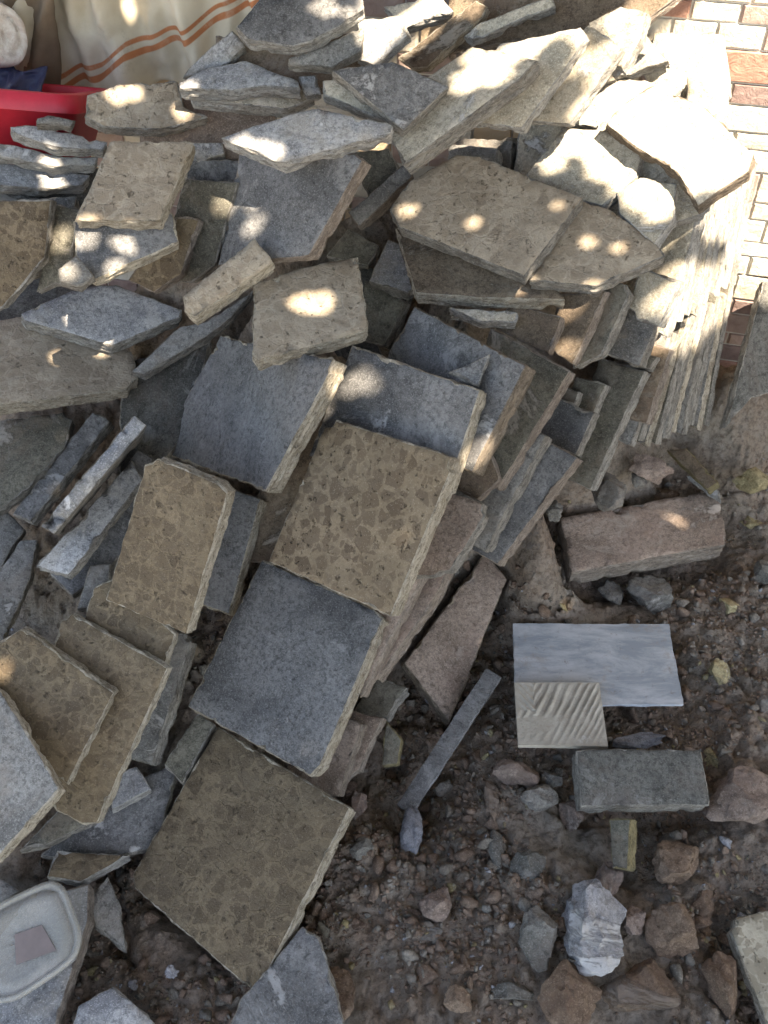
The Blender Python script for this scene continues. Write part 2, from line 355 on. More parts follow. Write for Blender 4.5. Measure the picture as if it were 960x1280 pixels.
# ---- upper left
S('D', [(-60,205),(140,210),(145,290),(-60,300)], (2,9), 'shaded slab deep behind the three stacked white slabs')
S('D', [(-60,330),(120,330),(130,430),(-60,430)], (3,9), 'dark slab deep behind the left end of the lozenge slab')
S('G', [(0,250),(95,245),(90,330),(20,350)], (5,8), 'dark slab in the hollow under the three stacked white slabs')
S('Y', [(70,255),(98,262),(85,350),(45,365)], (8,3), 'olive slab standing between the left terrazzo tile and the blue grey slab')
S('TR', [(-30,250),(64,250),(56,322),(3,384),(-40,395)], (9,2), 'terrazzo tile at the left edge below the red basin', rim='rG')
S('W', [(-40,200),(0,202),(112,219),(104,232),(48,236),(-40,228)], (1,12), 'lowest of the three stacked white slabs beside the red basin', rough=1.1, rim='rW')
S('W', [(-30,176),(5,178),(72,195),(122,196),(118,206),(70,208),(-30,190)], (1,12), 'middle of the three stacked white slabs beside the red basin', rough=1.1, rim='rW')
S('W', [(13,158),(45,157),(134,178),(129,188),(70,184),(14,166)], (1,12), 'topmost of the three stacked white slabs beside the red basin', rough=1.1, rim='rW')
S('G', [(47,148),(60,144),(94,150),(88,158),(46,155)], (0,9), 'small grey chunk lying on the stacked white slabs', name='chunk', rough=1.15)
S('TB', [(108,118),(150,105),(222,102),(228,133),(260,146),(200,162),(130,158),(105,145)], (1,12), 'rough tan slab lying under the curtain hem', rough=1.2, rim='rG')
S('W', [(235,178),(277,178),(281,192),(247,203)], (1,10), 'chipped grey piece right of the upper beige terrazzo tile')
S('B', [(232,200),(320,200),(310,240),(235,235)], (1,8), 'blue grey slab in the shade under the wide pale slab')
S('Y', [(230,223),(297,228),(268,332),(240,352),(195,350)], (8,3), 'grey green tile with one bright sun dapple leaning left of the big blue tile', rim='rG')
S('TR', [(218,270),(249,275),(226,343),(192,366),(160,350)], (7,3), 'brown broken tile leaning behind the dappled blue slab', rim='rP', rough=1.2)
S('B', [(92,276),(215,263),(223,302),(118,350),(95,330)], (2,11), 'blue grey slab with sun dapples under the upper beige terrazzo tile', rim='rT')
S('G', [(72,335),(95,320),(118,345),(100,358),(75,352)], (3,8), 'small dark chunk at the left corner of the dappled blue slab', name='chunk', rough=1.2)
S('TB', [(137,176),(243,177),(200,276),(93,275)], (5,13), 'beige terrazzo tile lying on top at the upper left of the heap', rim='rT')
S('B', [(300,185),(457,193),(386,320),(272,332)], (14,6), 'big blue grey tile leaning under the wide pale slab', rim='rP')
S('W', [(277,172),(330,152),(395,134),(492,157),(490,166),(355,204)], (2,15), 'wide pale slab lying flat over the big leaning blue grey tile', rough=1.4, rim='rW')
# ---- left middle
S('D', [(150,455),(262,425),(235,540),(150,640)], (6,6), 'dark filler for the shaded hole between the brown block and large blue tile')  # added filler, its dark colour stands for the shade in the hole
S('K', [(318,612),(400,520),(420,560),(345,705),(300,700)], (8,3), 'brown shaded tile in the gap left of the tile with clear round chips')
S('Y', [(-20,560),(0,560),(20,577),(0,600),(-20,600)], (4,8), 'small grey corner at the left picture edge below the long terrazzo slab')
S('G', [(-30,642),(10,640),(30,660),(2,708),(-30,720)], (3,8), 'dark grey slab corner at the left edge above the white tipped one')
S('Y', [(-20,528),(93,513),(80,560),(30,615),(-20,650)], (7,8), 'olive grey slab under the long terrazzo slab at the left', rough=1.15, rim='rG')
S('B', [(115,515),(137,526),(38,652),(15,642)], (8,8), 'dark slab lying between the olive slab and the white edged tile', rim='rG')
S('W', [(168,519),(184,531),(68,669),(50,658)], (3,10), 'narrow tile standing on edge with its white rim upwards', t=.25, lim=.2, rim='rG')
S('G', [(25,675),(46,675),(38,722),(2,805),(-25,800),(-15,735)], (4,5), 'slab with a whitish tip at the left picture edge', rim='rG')
S('B', [(172,562),(192,572),(150,700),(90,745),(60,715)], (3,8), 'thick layered grey slab on edge left of the rough brown tile', rough=1.2, t=.06, rim='rG')
S('W', [(165,575),(178,600),(85,720),(45,708)], (5,7), 'flaking grey layer on top of the thick layered slab', rough=1.3, t=.02, rim='rG')
S('TB', [(-70,392),(0,400),(60,390),(165,440),(175,484),(0,507),(-70,515)], (1,14), 'long terrazzo slab lying at the left edge', rim='rT')
S('W', [(25,392),(100,358),(145,356),(228,387),(224,396),(140,432),(75,413),(30,401)], (1,13), 'rough grey lozenge slab lying on the long terrazzo slab', rough=1.2, rim='rG')
S('G', [(165,464),(225,408),(260,402),(318,362),(290,396),(262,418),(180,468)], (2,9), 'thin dark slab tip poking out under the brown block', rim='rG')
S('TB', [(228,370),(318,298),(338,320),(342,328),(243,398),(230,388)], (3,13), 'short thick brown block of terrazzo leaning left of the dappled square tile', t=.045, rough=1.2)
# ---- decks right of the centre
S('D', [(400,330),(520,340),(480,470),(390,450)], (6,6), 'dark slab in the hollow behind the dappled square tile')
S('Y', [(435,285),(474,307),(460,332),(408,320)], (2,9), 'grey piece in the hollow right of the big leaning blue tile')
S('Y', [(455,350),(508,378),(480,432),(450,425)], (7,3), 'narrow olive tile in the gap right of the dappled square tile')
S('TR', [(600,520),(668,537),(600,640),(560,612)], (9,4), 'dusty brown tile at the side of the central row, partly hidden', rim='rP')
S('P', [(640,640),(668,650),(650,680),(625,675)], (5,3), 'small dusty tile corner at the foot of the narrow blue tiles')
S('B', [(640,528),(722,572),(622,706),(560,670)], (9,4), 'dark blue narrow tile, the right one of the pair leaning above the pink slab', rim='rP')
S('G', [(608,506),(682,545),(606,690),(530,650)], (10,4), 'dark narrow tile, the left one of the pair leaning above the pink slab', rim='rG')
S('P', [(608,690),(634,724),(562,903),(505,829)], (-5,6), 'pink dusty slab leaning over the dark hole', rough=1.2, rim='rK')
S('Y', [(470,845),(508,860),(483,896),(430,905)], (5,8), 'chipped slab corner sticking out above the dark hole', rim='rG')
S('P', [(345,870),(478,897),(448,962),(400,1000)], (7,3), 'pinkish tile, the outer one of the pair under the lowest blue grey tile', rim='rP')
S('P', [(345,860),(452,905),(423,995),(360,980)], (9,2), 'pinkish tile, the inner one of the pair under the lowest blue grey tile', rim='rP')
S('P', [(480,700),(592,642),(545,745),(470,850)], (9,6), 'dusty tile edge right of the brown chip patterned tile, lowest of its three', rim='rP')
S('P', [(480,680),(580,625),(520,735),(450,870)], (9,5), 'dusty tile edge right of the brown chip patterned tile, middle of its three', rim='rP')
S('P', [(520,600),(613,632),(558,720),(480,720)], (9,4), 'mortar crusted tile step right of the brown chip patterned tile', rim='rG', rough=1.15)
S('Y', [(613,410),(712,464),(622,612),(560,570)], (10,4), 'olive grey tile leaning behind the tile with the broken notch', rim='rP')
S('K', [(470,430),(575,470),(625,600),(597,625),(560,605)], (6,4), 'brown dusty tile seen only below the tile with the broken notch', rim='rP')
S('B', [(518,383),(657,457),(590,590),(440,520)], (15,7), 'light blue grey tile with a broken notch behind the dark speckled tile', rim='rK')
S('B', [(560,466),(612,443),(597,482)], (2,4), 'triangular piece standing in for the shaded chip in the light blue grey tile', t=.012, name='shard', cat='shard')  # added piece, stands for the dark shade in a chip of the tile
# ---- flat slabs centre top
S('L', [(560,384),(648,390),(645,402),(600,402)], (-1,10), 'pale broken strip under the brown slab', rim='rW', rough=1.15)
S('W', [(485,298),(500,306),(518,368),(460,352)], (2,12), 'grey wedge at the left end of the stacked beige slabs', rim='rG')
S('K', [(495,285),(560,310),(700,362),(706,374),(600,372),(519,366)], (1,15), 'brown slab sandwiched under the large flat beige slab', rim='rT', rough=1.4)
S('TB', [(728,250),(765,262),(817,300),(831,320),(745,358),(662,350)], (0,13), 'pointed brown beige slab sticking out right of the large flat one', rough=1.1, rim='rG')
S('TB', [(512,226),(570,193),(600,195),(729,247),(655,345),(500,284),(487,262),(495,248)], (3,14), 'large flat beige slab with clipped corners in the upper middle', rim='rG')
# ---- the bottom left
S('B', [(150,985),(225,950),(195,1060),(125,1075),(50,1070)], (3,5), 'dark grey slab on the soil behind the lowest terrazzo tile')
S('W', [(140,970),(170,957),(189,986),(140,1012)], (2,6), 'small grey wedge under the leaning terrazzo tiles', t=.02)
S('Y', [(25,1062),(75,1010),(120,1025),(60,1055)], (1,6), 'greenish sliver of slab on the soil at the lower left')
S('Y', [(247,890),(268,905),(228,980),(205,955)], (5,6), 'dark olive tile corner in the gap left of the lowest tiles')
S('G', [(150,790),(240,793),(190,955),(120,940)], (12,3), 'long grey tile edge in the gap between the two lower tile rows', rim='rG', rough=1.4)
S('G', [(113,706),(138,705),(130,760),(95,762)], (4,6), 'small grey corner above the half hidden terrazzo tile')
S('TR', [(116,735),(140,725),(219,793),(205,835),(105,775)], (8,-2), 'half hidden terrazzo tile below the rough brown tile', rim='rT')
S('TR', [(80,762),(210,835),(121,1030),(103,1030),(20,985)], (10,-3), 'terrazzo tile with a flaking right edge, second from the lower left', rim='rT', rough=1.15)
S('TR', [(27,785),(142,866),(84,980),(-40,900),(-10,810)], (10,-3), 'terrazzo tile with a pale chipped upper edge, third from the lower left', rim='rT', rough=1.15)
S('G', [(-70,800),(0,862),(74,985),(0,1068),(-80,1120)], (13,4), 'grey tile at the lower left picture edge', rim='rT', rough=1.4)
# ---- the central tiles
S('TR', [(272,908),(437,1010),(320,1243),(160,1103)], (11,5), 'biggest brown terrazzo tile at the bottom of the heap', rim='rT')
S('B', [(327,700),(481,768),(393,973),(234,883)], (12,5), 'blue grey tile between two brown terrazzo tiles', rim='rT')
S('B', [(230,588),(326,624),(286,768),(195,735)], (10,4), 'slim blue grey tile with a tan rim between the rough brown and blue tiles', rim='rT')
S('B', [(440,432),(600,488),(556,625),(385,570)], (13,4), 'dark speckled blue tile just above the chip patterned tile', rim='rT')
S('B', [(275,420),(420,450),(332,613),(197,563)], (19,6), 'large blue grey tile under the dappled square tile', rim='rT', rough=1.4)
S('TR', [(185,568),(286,610),(233,793),(132,750)], (14,-5), 'rough brown tile with a chipped pale right edge', rim='rT', rough=1.2)
S('TB', [(317,356),(370,336),(447,320),(460,408),(455,415),(316,453)], (1,15), 'square sandy tile with two sun dapples in the middle of the heap', rim='rT', rough=1.4)
S('T', [(410,522),(570,572),(488,770),(335,702)], (14,4), 'brown terrazzo tile with clear round chips at the centre', rim='rT')
# ---- on the ground
S('G', [(-10,1095),(5,1100),(24,1113),(0,1132),(-10,1130)], (1,6), 'small grey chip at the left edge above the plastic lid', h=.03)
S('TR', [(72,1064),(163,1068),(133,1085),(100,1103),(58,1096)], (2,8), 'terrazzo shard beside the plastic lid', h=.04, name='shard', cat='shard', rim='rW')
S('G', [(135,1094),(150,1135),(157,1185),(118,1155),(112,1120)], (2,9), 'pointed grey shard right of the plastic lid', h=.03, name='shard', cat='shard', rim='rG')
S('W', [(30,1125),(110,1106),(110,1150),(66,1290),(-20,1300),(-20,1200)], (10,6), 'grey slab under the plastic lid', h=.05, rim='rP')
S('W', [(140,1233),(172,1258),(192,1276),(180,1310),(80,1310),(98,1256)], (2,8), 'grey lump of slab at the bottom edge right of the lid slab', h=.02, rough=1.3)
S('B', [(378,1156),(398,1172),(413,1214),(432,1290),(285,1290),(300,1250),(340,1205)], (3,5), 'veined grey slab lying under the bottom corner of the biggest tile', h=.015, t=.02, rim='rG', lim=.3)
S('M', [(641,779),(836,780),(854,880),(645,881)], None, 'white marble tile lying flat on the rubble', t=.009, h=.042, up=(.01,0.02), name='marble_tile', rim='M', rough=.3, lim=.01)
S('D', [(720,938),(740,936),(876,937),(888,1000),(886,1006),(727,1008)], None, 'dark grey brick lying below the marble tile', t=.05, h=.065, up=(.02,-.22), name='brick', cat='brick', rim='rG', lim=.01)
S('P', [(700,647),(897,611),(911,680),(715,716)], None, 'pink pitted brick lying above the marble tile', t=.05, h=.075, up=(.05,-.10), name='brick', cat='brick', rim='rP', rough=1.15, lim=.01)
S('Y', [(761,1024),(788,1024),(784,1088),(765,1086)], (11,1), 'small grey block with a yellow side below the dark grey brick', t=.03, h=.05, name='block', cat='block', rim='rYel', lim=.01)
S('TL', [(908,1150),(1010,1125),(1030,1350),(958,1277)], (-7,6), 'pale chip patterned tile corner at the lower right edge', h=.09, rim='rT', lim=.3)
S('B', [(608,835),(626,846),(514,1018),(496,1005)], (1,3), 'thin grey strip lying from the dark hole onto the rubble', t=.012, h=.05, name='strip', cat='strip', rim='B', rough=.25)
S('W', [(858,595),(875,592),(897,612),(900,625),(880,612)], (2,6), 'pale slab sliver behind the pink brick', h=.07, t=.02, lim=.01)
S('K', [(833,562),(858,560),(897,603),(884,612)], (4,8), 'yellowish brick end sticking out behind the pink brick', t=.04, h=.06, name='brick', cat='brick', rim='rYel', lim=.01)
S('D', [(955,352),(1030,345),(1010,478),(940,497),(907,535)], (-9,1), 'pale board leaning on the wall at the right edge', t=.022, h=.15, name='leaning_slab', rim='rG', lim=.01)
S('Y', [(482,900),(502,925),(497,955),(477,957)], (3,3), 'brownish brick end inside the dark hole', t=.04, h=.03, name='brick', cat='brick', rim='rYel', lim=.01)
# ================================================================== ground with a mound under the heap
BP = np.concatenate(back_pts)
gs = .014; x0, x1, y0, y1 = -1.3, 1.3, .25, 2.05
nx = int((x1 - x0) / gs) + 1; ny = int((y1 - y0) / gs) + 1
Hm = np.full((ny, nx), np.inf)
ix = ((BP[:, 0] - x0) / gs).round().astype(int); iy = ((BP[:, 1] - y0) / gs).round().astype(int)
ok = (ix >= 0) & (ix < nx) & (iy >= 0) & (iy < ny)
np.minimum.at(Hm, (iy[ok], ix[ok]), BP[ok, 2] - .055)
# what lies behind every slab must stay clear: nothing of the mound may be in front of any slab
known = np.isfinite(Hm); Hf = np.where(known, Hm, 0.0)
def blur(a, k):
    for _ in range(k):
        a = (a + np.roll(a, 1, 0) + np.roll(a, -1, 0) + np.roll(a, 1, 1) + np.roll(a, -1, 1)) / 5
    return a
num, den = blur(np.where(known, Hm, 0.0), 14), blur(known.astype(float), 14)
fill = np.where(den > .30, num / np.maximum(den, 1e-6), 0.0) * np.clip((den - .30) / .25, 0, 1)
Hf = np.where(known, np.minimum(Hm, np.where(den > .05, num / np.maximum(den, 1e-6), Hm)), fill)
for _ in range(30): Hf = np.minimum(np.where(known, Hm, 9), blur(Hf, 1))
Hf = np.clip(Hf, -.05, None)
Hf = np.where(known & (Hm < .03), np.minimum(Hf, Hm), Hf)
for i in range(nx):
    col = np.where(known[:, i])[0]
    jw = int((WY + WK * (x0 + i * gs) - .16 - y0) / gs)
    if len(col) and Hf[col[-1], i] > .08:
        for j in range(col[-1] + 1, min(ny, jw)): Hf[j, i] = max(Hf[j, i], Hf[col[-1], i] - .03)
for j in range(ny):
    row = np.where(Hf[j] > .05)[0]
    if len(row) and x0 + row[0] * gs < -.35: Hf[j, :row[0]] = Hf[j, row[0]] * .9
XS = np.linspace(x0, x0 + (nx - 1) * gs, nx); YS = np.linspace(y0, y0 + (ny - 1) * gs, ny)
def Hraw(x, y):
    fx = (x - x0) / gs; fy = (y - y0) / gs
    if fx < 0 or fy < 0 or fx >= nx - 1 or fy >= ny - 1: return 0.0
    i, j = int(fx), int(fy); a, b = fx - i, fy - j
    return float(Hf[j, i] * (1-a) * (1-b) + Hf[j, i+1] * a * (1-b) + Hf[j+1, i] * (1-a) * b + Hf[j+1, i+1] * a * b)
def rubble(x, y):
    a = fbm(x * 5, y * 5, 3, 3) * .016
    b = abs(fbm(x * 16, y * 16, 8, 3)) * .020
    k = noise.voronoi(Vector((x * 34 + a * 40, y * 34, 2)))[0]
    k2 = noise.voronoi(Vector((x * 80, y * 80 + a * 90, 7)))[0]
    m = .75 + 1.3 * fbm(x * 7, y * 7, 30, 2)
    return a + b + max(0, m) * (min(.013, (k[1] - k[0]) * .022)) + min(.005, (k2[1] - k2[0]) * .010) + fbm(x * 70, y * 70, 1, 2) * .002 - .010
def ground_z(x, y):
    h = Hraw(x, y); r = rubble(x, y)
    return h + (r * 1.4 - .022 if h > .05 else r)
def geom(a, end, n, s):
    return a + s * np.cumsum(np.geomspace(.014, 1, n)) / np.cumsum(np.geomspace(.014, 1, n))[-1] * abs(end - a)
fx_ = np.concatenate([np.arange(x0, -.72, .015), np.arange(-.72, .85, .0062), np.arange(.85, x1, .015)]); fy_ = np.concatenate([np.arange(y0, .5, .012), np.arange(.5, 1.75, .0062), np.arange(1.75, 2.0, .015)])
gx = np.concatenate([geom(fx_[0], -60, 14, -1)[::-1], fx_, geom(fx_[-1], 60, 14, 1)])
gy = np.concatenate([geom(fy_[0], -60, 14, -1)[::-1], fy_, geom(fy_[-1], 60, 14, 1)])
vs = []; 
for y in gy:
    for x in gx: vs.append((x, y, ground_z(x, y) if (x0 < x < x1 and y0 < y < 2.05) else 0.0))
NX = len(gx)
fs = [(j*NX+i, j*NX+i+1, (j+1)*NX+i+1, (j+1)*NX+i) for j in range(len(gy)-1) for i in range(NX-1)]
def m_soil():
    b = NB('rubble_soil'); 
    g = b.n('ShaderNodeNewGeometry'); co = g.outputs['Position']
    c = b.mix(b.mr(b.noise(4.5, 10, .65, co=co, dist=.6), .38, .62), (.38, .285, .22), (.36, .32, .27))
    c = b.mix(b.mr(b.noise(22, 10, .75, co=co), .45, .62, 0, .7), c, (.36, .32, .28))
    c = b.mix(b.mr(b.noise(90, 8, .75, co=co), .45, .62, 0, .75), c, (.14, .105, .08))
    c = b.mix(b.mr(b.noise(6, 10, .8, co=co), .60, .68, 0, .6), c, (.24, .24, .25))
    c = b.mix(b.mr(b.noise(350, 4, .8, co=co), .58, .70, 0, .55), c, (.32, .28, .24))
    n = b.bump(b.noise(170, 10, .8, co=co), 1, .006); n = b.bump(b.noise(45, 8, .75, co=co), .9, .015, n)
    return b.fin(c, .97, n, 0, .1)
tag(link_mesh('ground', vs, fs, [m_soil()], smooth=True), 'reddish brown soil and cement rubble', None, None, 'structure')

# ================================================================== build the slabs as meshes
MT['rYel'] = m_rim('rim_yellow', (.22, .18, .10), (.36, .31, .18), (.12, .1, .07))
MT['rK'] = m_rim('rim_brown', (.20, .165, .13), (.32, .27, .215), (.09, .075, .06))
def build_slab(s, k):
    Pt, n, t, R = s['Pt'], s['n'], s['t'], s['rough']
    pts = [plane_pt(x, y, Pt, n) for x, y in s['poly']]
    O = sum(pts) / len(pts)
    e1 = pts[1] - pts[0]; e1 = e1 - n * (e1 @ n); e1 /= np.linalg.norm(e1); e2 = np.cross(n, e1)
    loc = [np.array(((p - O) @ e1, (p - O) @ e2)) for p in pts]
    area = sum(loc[i][0]*loc[(i+1) % len(loc)][1] - loc[(i+1) % len(loc)][0]*loc[i][1] for i in range(len(loc)))
    if area < 0: loc = loc[::-1]
    rk = random.Random(k * 17 + 5); nl = []
    for i in range(len(loc)):                            # some corners are broken off
        a, p, c = loc[i-1], loc[i], loc[(i+1) % len(loc)]; la, lc = np.linalg.norm(a-p), np.linalg.norm(c-p)
        if R >= .9 and min(la, lc) > .06 and rk.random() < .22:
            da, dc_ = rk.uniform(.006, .022), rk.uniform(.006, .022)
            nl += [p + (a-p)/la*da, p + ((a-p)/la*da + (c-p)/lc*dc_) * rk.uniform(.5, .8), p + (c-p)/lc*dc_]
        else: nl.append(p)
    loc = nl
    per = sum(np.linalg.norm(loc[i] - loc[i-1]) for i in range(len(loc)))
    st = max(.0055, per / 260)
    ring = []; N = len(loc)
    for i in range(N):
        a, b = loc[i], loc[(i+1) % N]; L = np.linalg.norm(b - a); m = max(1, int(L / st))
        for q in range(m): ring.append(a + (b - a) * q / m)
    ring = np.array(ring); M = len(ring)
    ring = ring * .9 + (np.roll(ring, 1, 0) + np.roll(ring, -1, 0)) * .05
    tg = np.roll(ring, -1, 0) - np.roll(ring, 1, 0); tg /= np.maximum(np.linalg.norm(tg, axis=1), 1e-9)[:, None]
    nm = np.stack([tg[:, 1], -tg[:, 0]], 1)
    sd = k * 3.7
    big = np.array([fbm(p[0]*30+sd, p[1]*30, 0, 3) for p in ring]); sm = np.array([fbm(p[0]*120+sd, p[1]*120, 5, 3) for p in ring])
    chip = np.array([max(0, noise.noise(Vector((p[0]*38+sd, p[1]*38, 9))) + .35*noise.noise(Vector((p[0]*130+sd, p[1]*130, 3))) - .30) for p in ring])
    chip2 = np.array([max(0, noise.noise(Vector((p[0]*38+sd, p[1]*38, 19))) - .22) for p in ring])
    R = 1 + (R - 1) * .8; wob = (.0013 * big + .0004 * sm) * R
    top = ring + nm * (wob - .0015 -   .014 * R * chip)[:, None]
    verts = []; faces = []; mi = []; smf = []
    # rings down the side
    lv = [(0, 0.0), (.06, .0014), (.18, .0018), (.32, .0010), (.46, .0020), (.60, .0008), (.74, .0018), (.88, .0010), (1.0, -.001)]
    rings = []
    for li, (fz, o) in enumerate(lv):
        base = len(verts); rings.append(base)
        for i in range(M):
            p = ring[i]
            j = fbm(p[0]*42+sd, p[1]*42, fz*t*230 + sd, 3) * .0030 * R
            if li == 0: q = top[i]; z = -.0006 - .03 * R * t * chip[i] / .03 * .35
            else:
                q = ring[i] + nm[i] * (wob[i] - .0015 + o + (j if li < 8 else j * .5) - .010 * R * chip[i] * max(0, 1 - fz * 2.2) - .014 * R * chip2[i] * max(0, fz * 1.6 - .6))
                z = -fz * t + j * .18
            verts.append((q[0], q[1], z))
    for li in range(len(lv) - 1):
        a, b = rings[li], rings[li+1]
        for i in range(M):
            j = (i + 1) % M; faces.append((a+i, b+i, b+j, a+j)); mi.append(1); smf.append(False)
    # top cap
    g = max(.009, math.sqrt(abs(area) / 2) / 26)
    xs = np.arange(ring[:, 0].min(), ring[:, 0].max(), g); ys = np.arange(ring[:, 1].min(), ring[:, 1].max(), g)
    inner = []
    for yy in ys:
        for xx in xs:
            p = (xx + random.uniform(-.25, .25) * g, yy + random.uniform(-.25, .25) * g)
            c = False
            for i in range(0, M):
                xa, ya = top[i]; xb, yb = top[(i+1) % M]
                if (ya > p[1]) != (yb > p[1]) and p[0] < (xb-xa)*(p[1]-ya)/(yb-ya)+xa: c = not c
            if c and np.min((top[:, 0]-p[0])**2 + (top[:, 1]-p[1])**2) > (g*.55)**2: inner.append(p)
    P2 = [Vector(p) for p in top] + [Vector(p) for p in inner]
    r = delaunay_2d_cdt(P2, [(i, (i+1) % M) for i in range(M)], [], 1, 1e-6)
    mp = {}
    amp = {'T': .0005, 'TR': .0013, 'TB': .0012, 'TL': .0005, 'M': .0001}.get(s['m'], .0019) * R
    for i, vv in enumerate(r[0]):
        src = [q for q in r[3][i] if q < M]
        if src: mp[i] = rings[0] + src[0]; continue
        dm = math.sqrt(np.min((top[:, 0]-vv.x)**2 + (top[:, 1]-vv.y)**2))
        z = amp * (fbm(vv.x*22+sd, vv.y*22, 2, 4) + .4 * fbm(vv.x*90+sd, vv.y*90, 7, 2))
        e = max(0, 1 - dm / (.012 * R)); z -= .0016 * R * e * max(0, .4 + 1.6 * noise.noise(Vector((vv.x*60+sd, vv.y*60, 4))))
        mp[i] = len(verts); verts.append((vv.x, vv.y, z))
    for f in r[2]:
        faces.append(tuple(mp[i] for i in f)); mi.append(0); smf.append(True)
    faces.append(tuple(rings[-1] + i for i in reversed(range(M)))); mi.append(1); smf.append(False)
    m = s['m']; rim = s['rim'] or RIM[m]
    nmn = s['name'] or ('terrazzo_tile' if m[0] == 'T' else 'cement_slab')
    o = link_mesh(nmn, verts, faces, [MT[m], MT[rim]], mi, smf)
    o.matrix_world = Matrix(((e1[0], e2[0], n[0], O[0]), (e1[1], e2[1], n[1], O[1]), (e1[2], e2[2], n[2], O[2]), (0, 0, 0, 1)))
    tag(o, s['label'], s['cat'] or ('tile' if ('tile' in s['label'] or m[0] == 'T') else 'slab'), s['group'])
    return o
for k, s in enumerate(SLABS): s['ob'] = build_slab(s, k)

# beige underside tile with combed ridges, lying on the marble tile
def ridged_tile():
    zt = .052
    q = [at_h(643, 853, zt), at_h(749, 853, zt), at_h(760, 933, zt), at_h(648, 931, zt)]
    def bl(a, b): return (q[0]*(1-a)+q[1]*a)*(1-b) + (q[3]*(1-a)+q[2]*a)*b
    O = bl(.5, .5); N = 72; vs = []; fs = []; 
    for j in range(N+1):
        for i in range(N+1):
            a, b = i/N, j/N; p = bl(a, b) - O
            ph = (a * 1.0 + b * .45 + .05 * math.sin(a * 5 + b * 3)) * 2 * math.pi * 11 + 1.1 * fbm(a * 3, b * 3, 4, 3)
            if a < .22 and b < .45: ph = (a * 1.0 - b * .6) * 2 * math.pi * 12
            e = min(a, b, 1-a, 1-b); k = min(1, e * 14) * (1 if b < .62 else max(.25, 1 - (b-.62) * 3))
            if (a - .2)**2 / .05 + (b - .68)**2 / .02 < 1: k *= .15
            k *= .65 + .9 * noise.noise(Vector((a*4, b*4, 1)))
            vs.append((p[0], p[1], .0026 * k * max(-.4, math.sin(ph)) + .0004 * noise.noise(Vector((a*40, b*40, 2)))))
    for j in range(N):
        for i in range(N):
            k = j*(N+1)+i; fs.append((k, k+N+1, k+N+2, k+1))
    ring = [i for i in range(N+1)] + [(j+1)*(N+1)-1 for j in range(1, N+1)] + [N*(N+1)+i for i in range(N-1, -1, -1)] + [j*(N+1) for j in range(N-1, 0, -1)]
    b0 = len(vs)
    for i in ring: vs.append((vs[i][0], vs[i][1], -.009))
    L = len(ring)
    for i in range(L): j = (i+1) % L; fs.append((ring[i], ring[j], b0+j, b0+i))
    fs.append(tuple(b0+i for i in range(L)))
    b = NB('combed_ceramic'); c = b.mix(b.mr(b.noise(18, 8, .7), .35, .65), (.33, .30, .25), (.46, .43, .37)); c = b.mix(b.mr(b.noise(60, 8, .8), .55, .7, 0, .7), c, (.24, .2, .16)); c = b.mix(b.mr(b.noise(25, 8, .8), .60, .68, 0, .7), c, (.6, .58, .54))
    o = link_mesh('ceramic_tile', vs, fs, [b.fin(c, .8, b.bump(b.noise(200, 6), .3, .001), 0)], smooth=False)
    o.location = O
    bm = bmesh.new(); bm.from_mesh(o.data); bmesh.ops.recalc_face_normals(bm, faces=bm.faces); bm.to_mesh(o.data); bm.free()
    tag(o, 'small beige tile lying ridged side up on the corner of the marble tile', 'tile')
ridged_tile()

# ================================================================== wall with stone look tiles
wd = np.array([1.0, WK, 0]); wd /= np.linalg.norm(wd); wn = np.array([wd[1], -wd[0], 0])      # wn faces the camera
W0 = np.array([0, WY, 0])
def wall_uv(u, v):
    p = at(u, v, depth_wall(u, v)); return (p - W0) @ wd, p[2]
def wmat(name, a, b_, c_):
    b = NB(name); c = b.mix(b.mr(b.noise(16, 10, .75, dist=.9), .36, .64), a, b_); c = b.mix(b.mr(b.noise(30, 10, .8, dist=1.5), .58, .66, 0, .8), c, c_)
    return b.fin(c, .6, b.bump(b.noise(34, 10, .72, dist=1.0), .9, .008), 0, .35)
WM = [wmat('wall_cream', (.56, .51, .42), (.66, .62, .54), (.5, .42, .33)), wmat('wall_rust', (.33, .17, .125), (.44, .26, .20), (.25, .11, .08)),
      wmat('wall_rose', (.34, .24, .21), (.44, .34, .30), (.27, .14, .11)), wmat('wall_ochre', (.52, .38, .25), (.60, .48, .34), (.44, .27, .17)),
      wmat('wall_mauve', (.22, .15, .14), (.30, .22, .20), (.16, .09, .085)), plain('wall_grout', (.55, .52, .47), .9, 200, .001)]
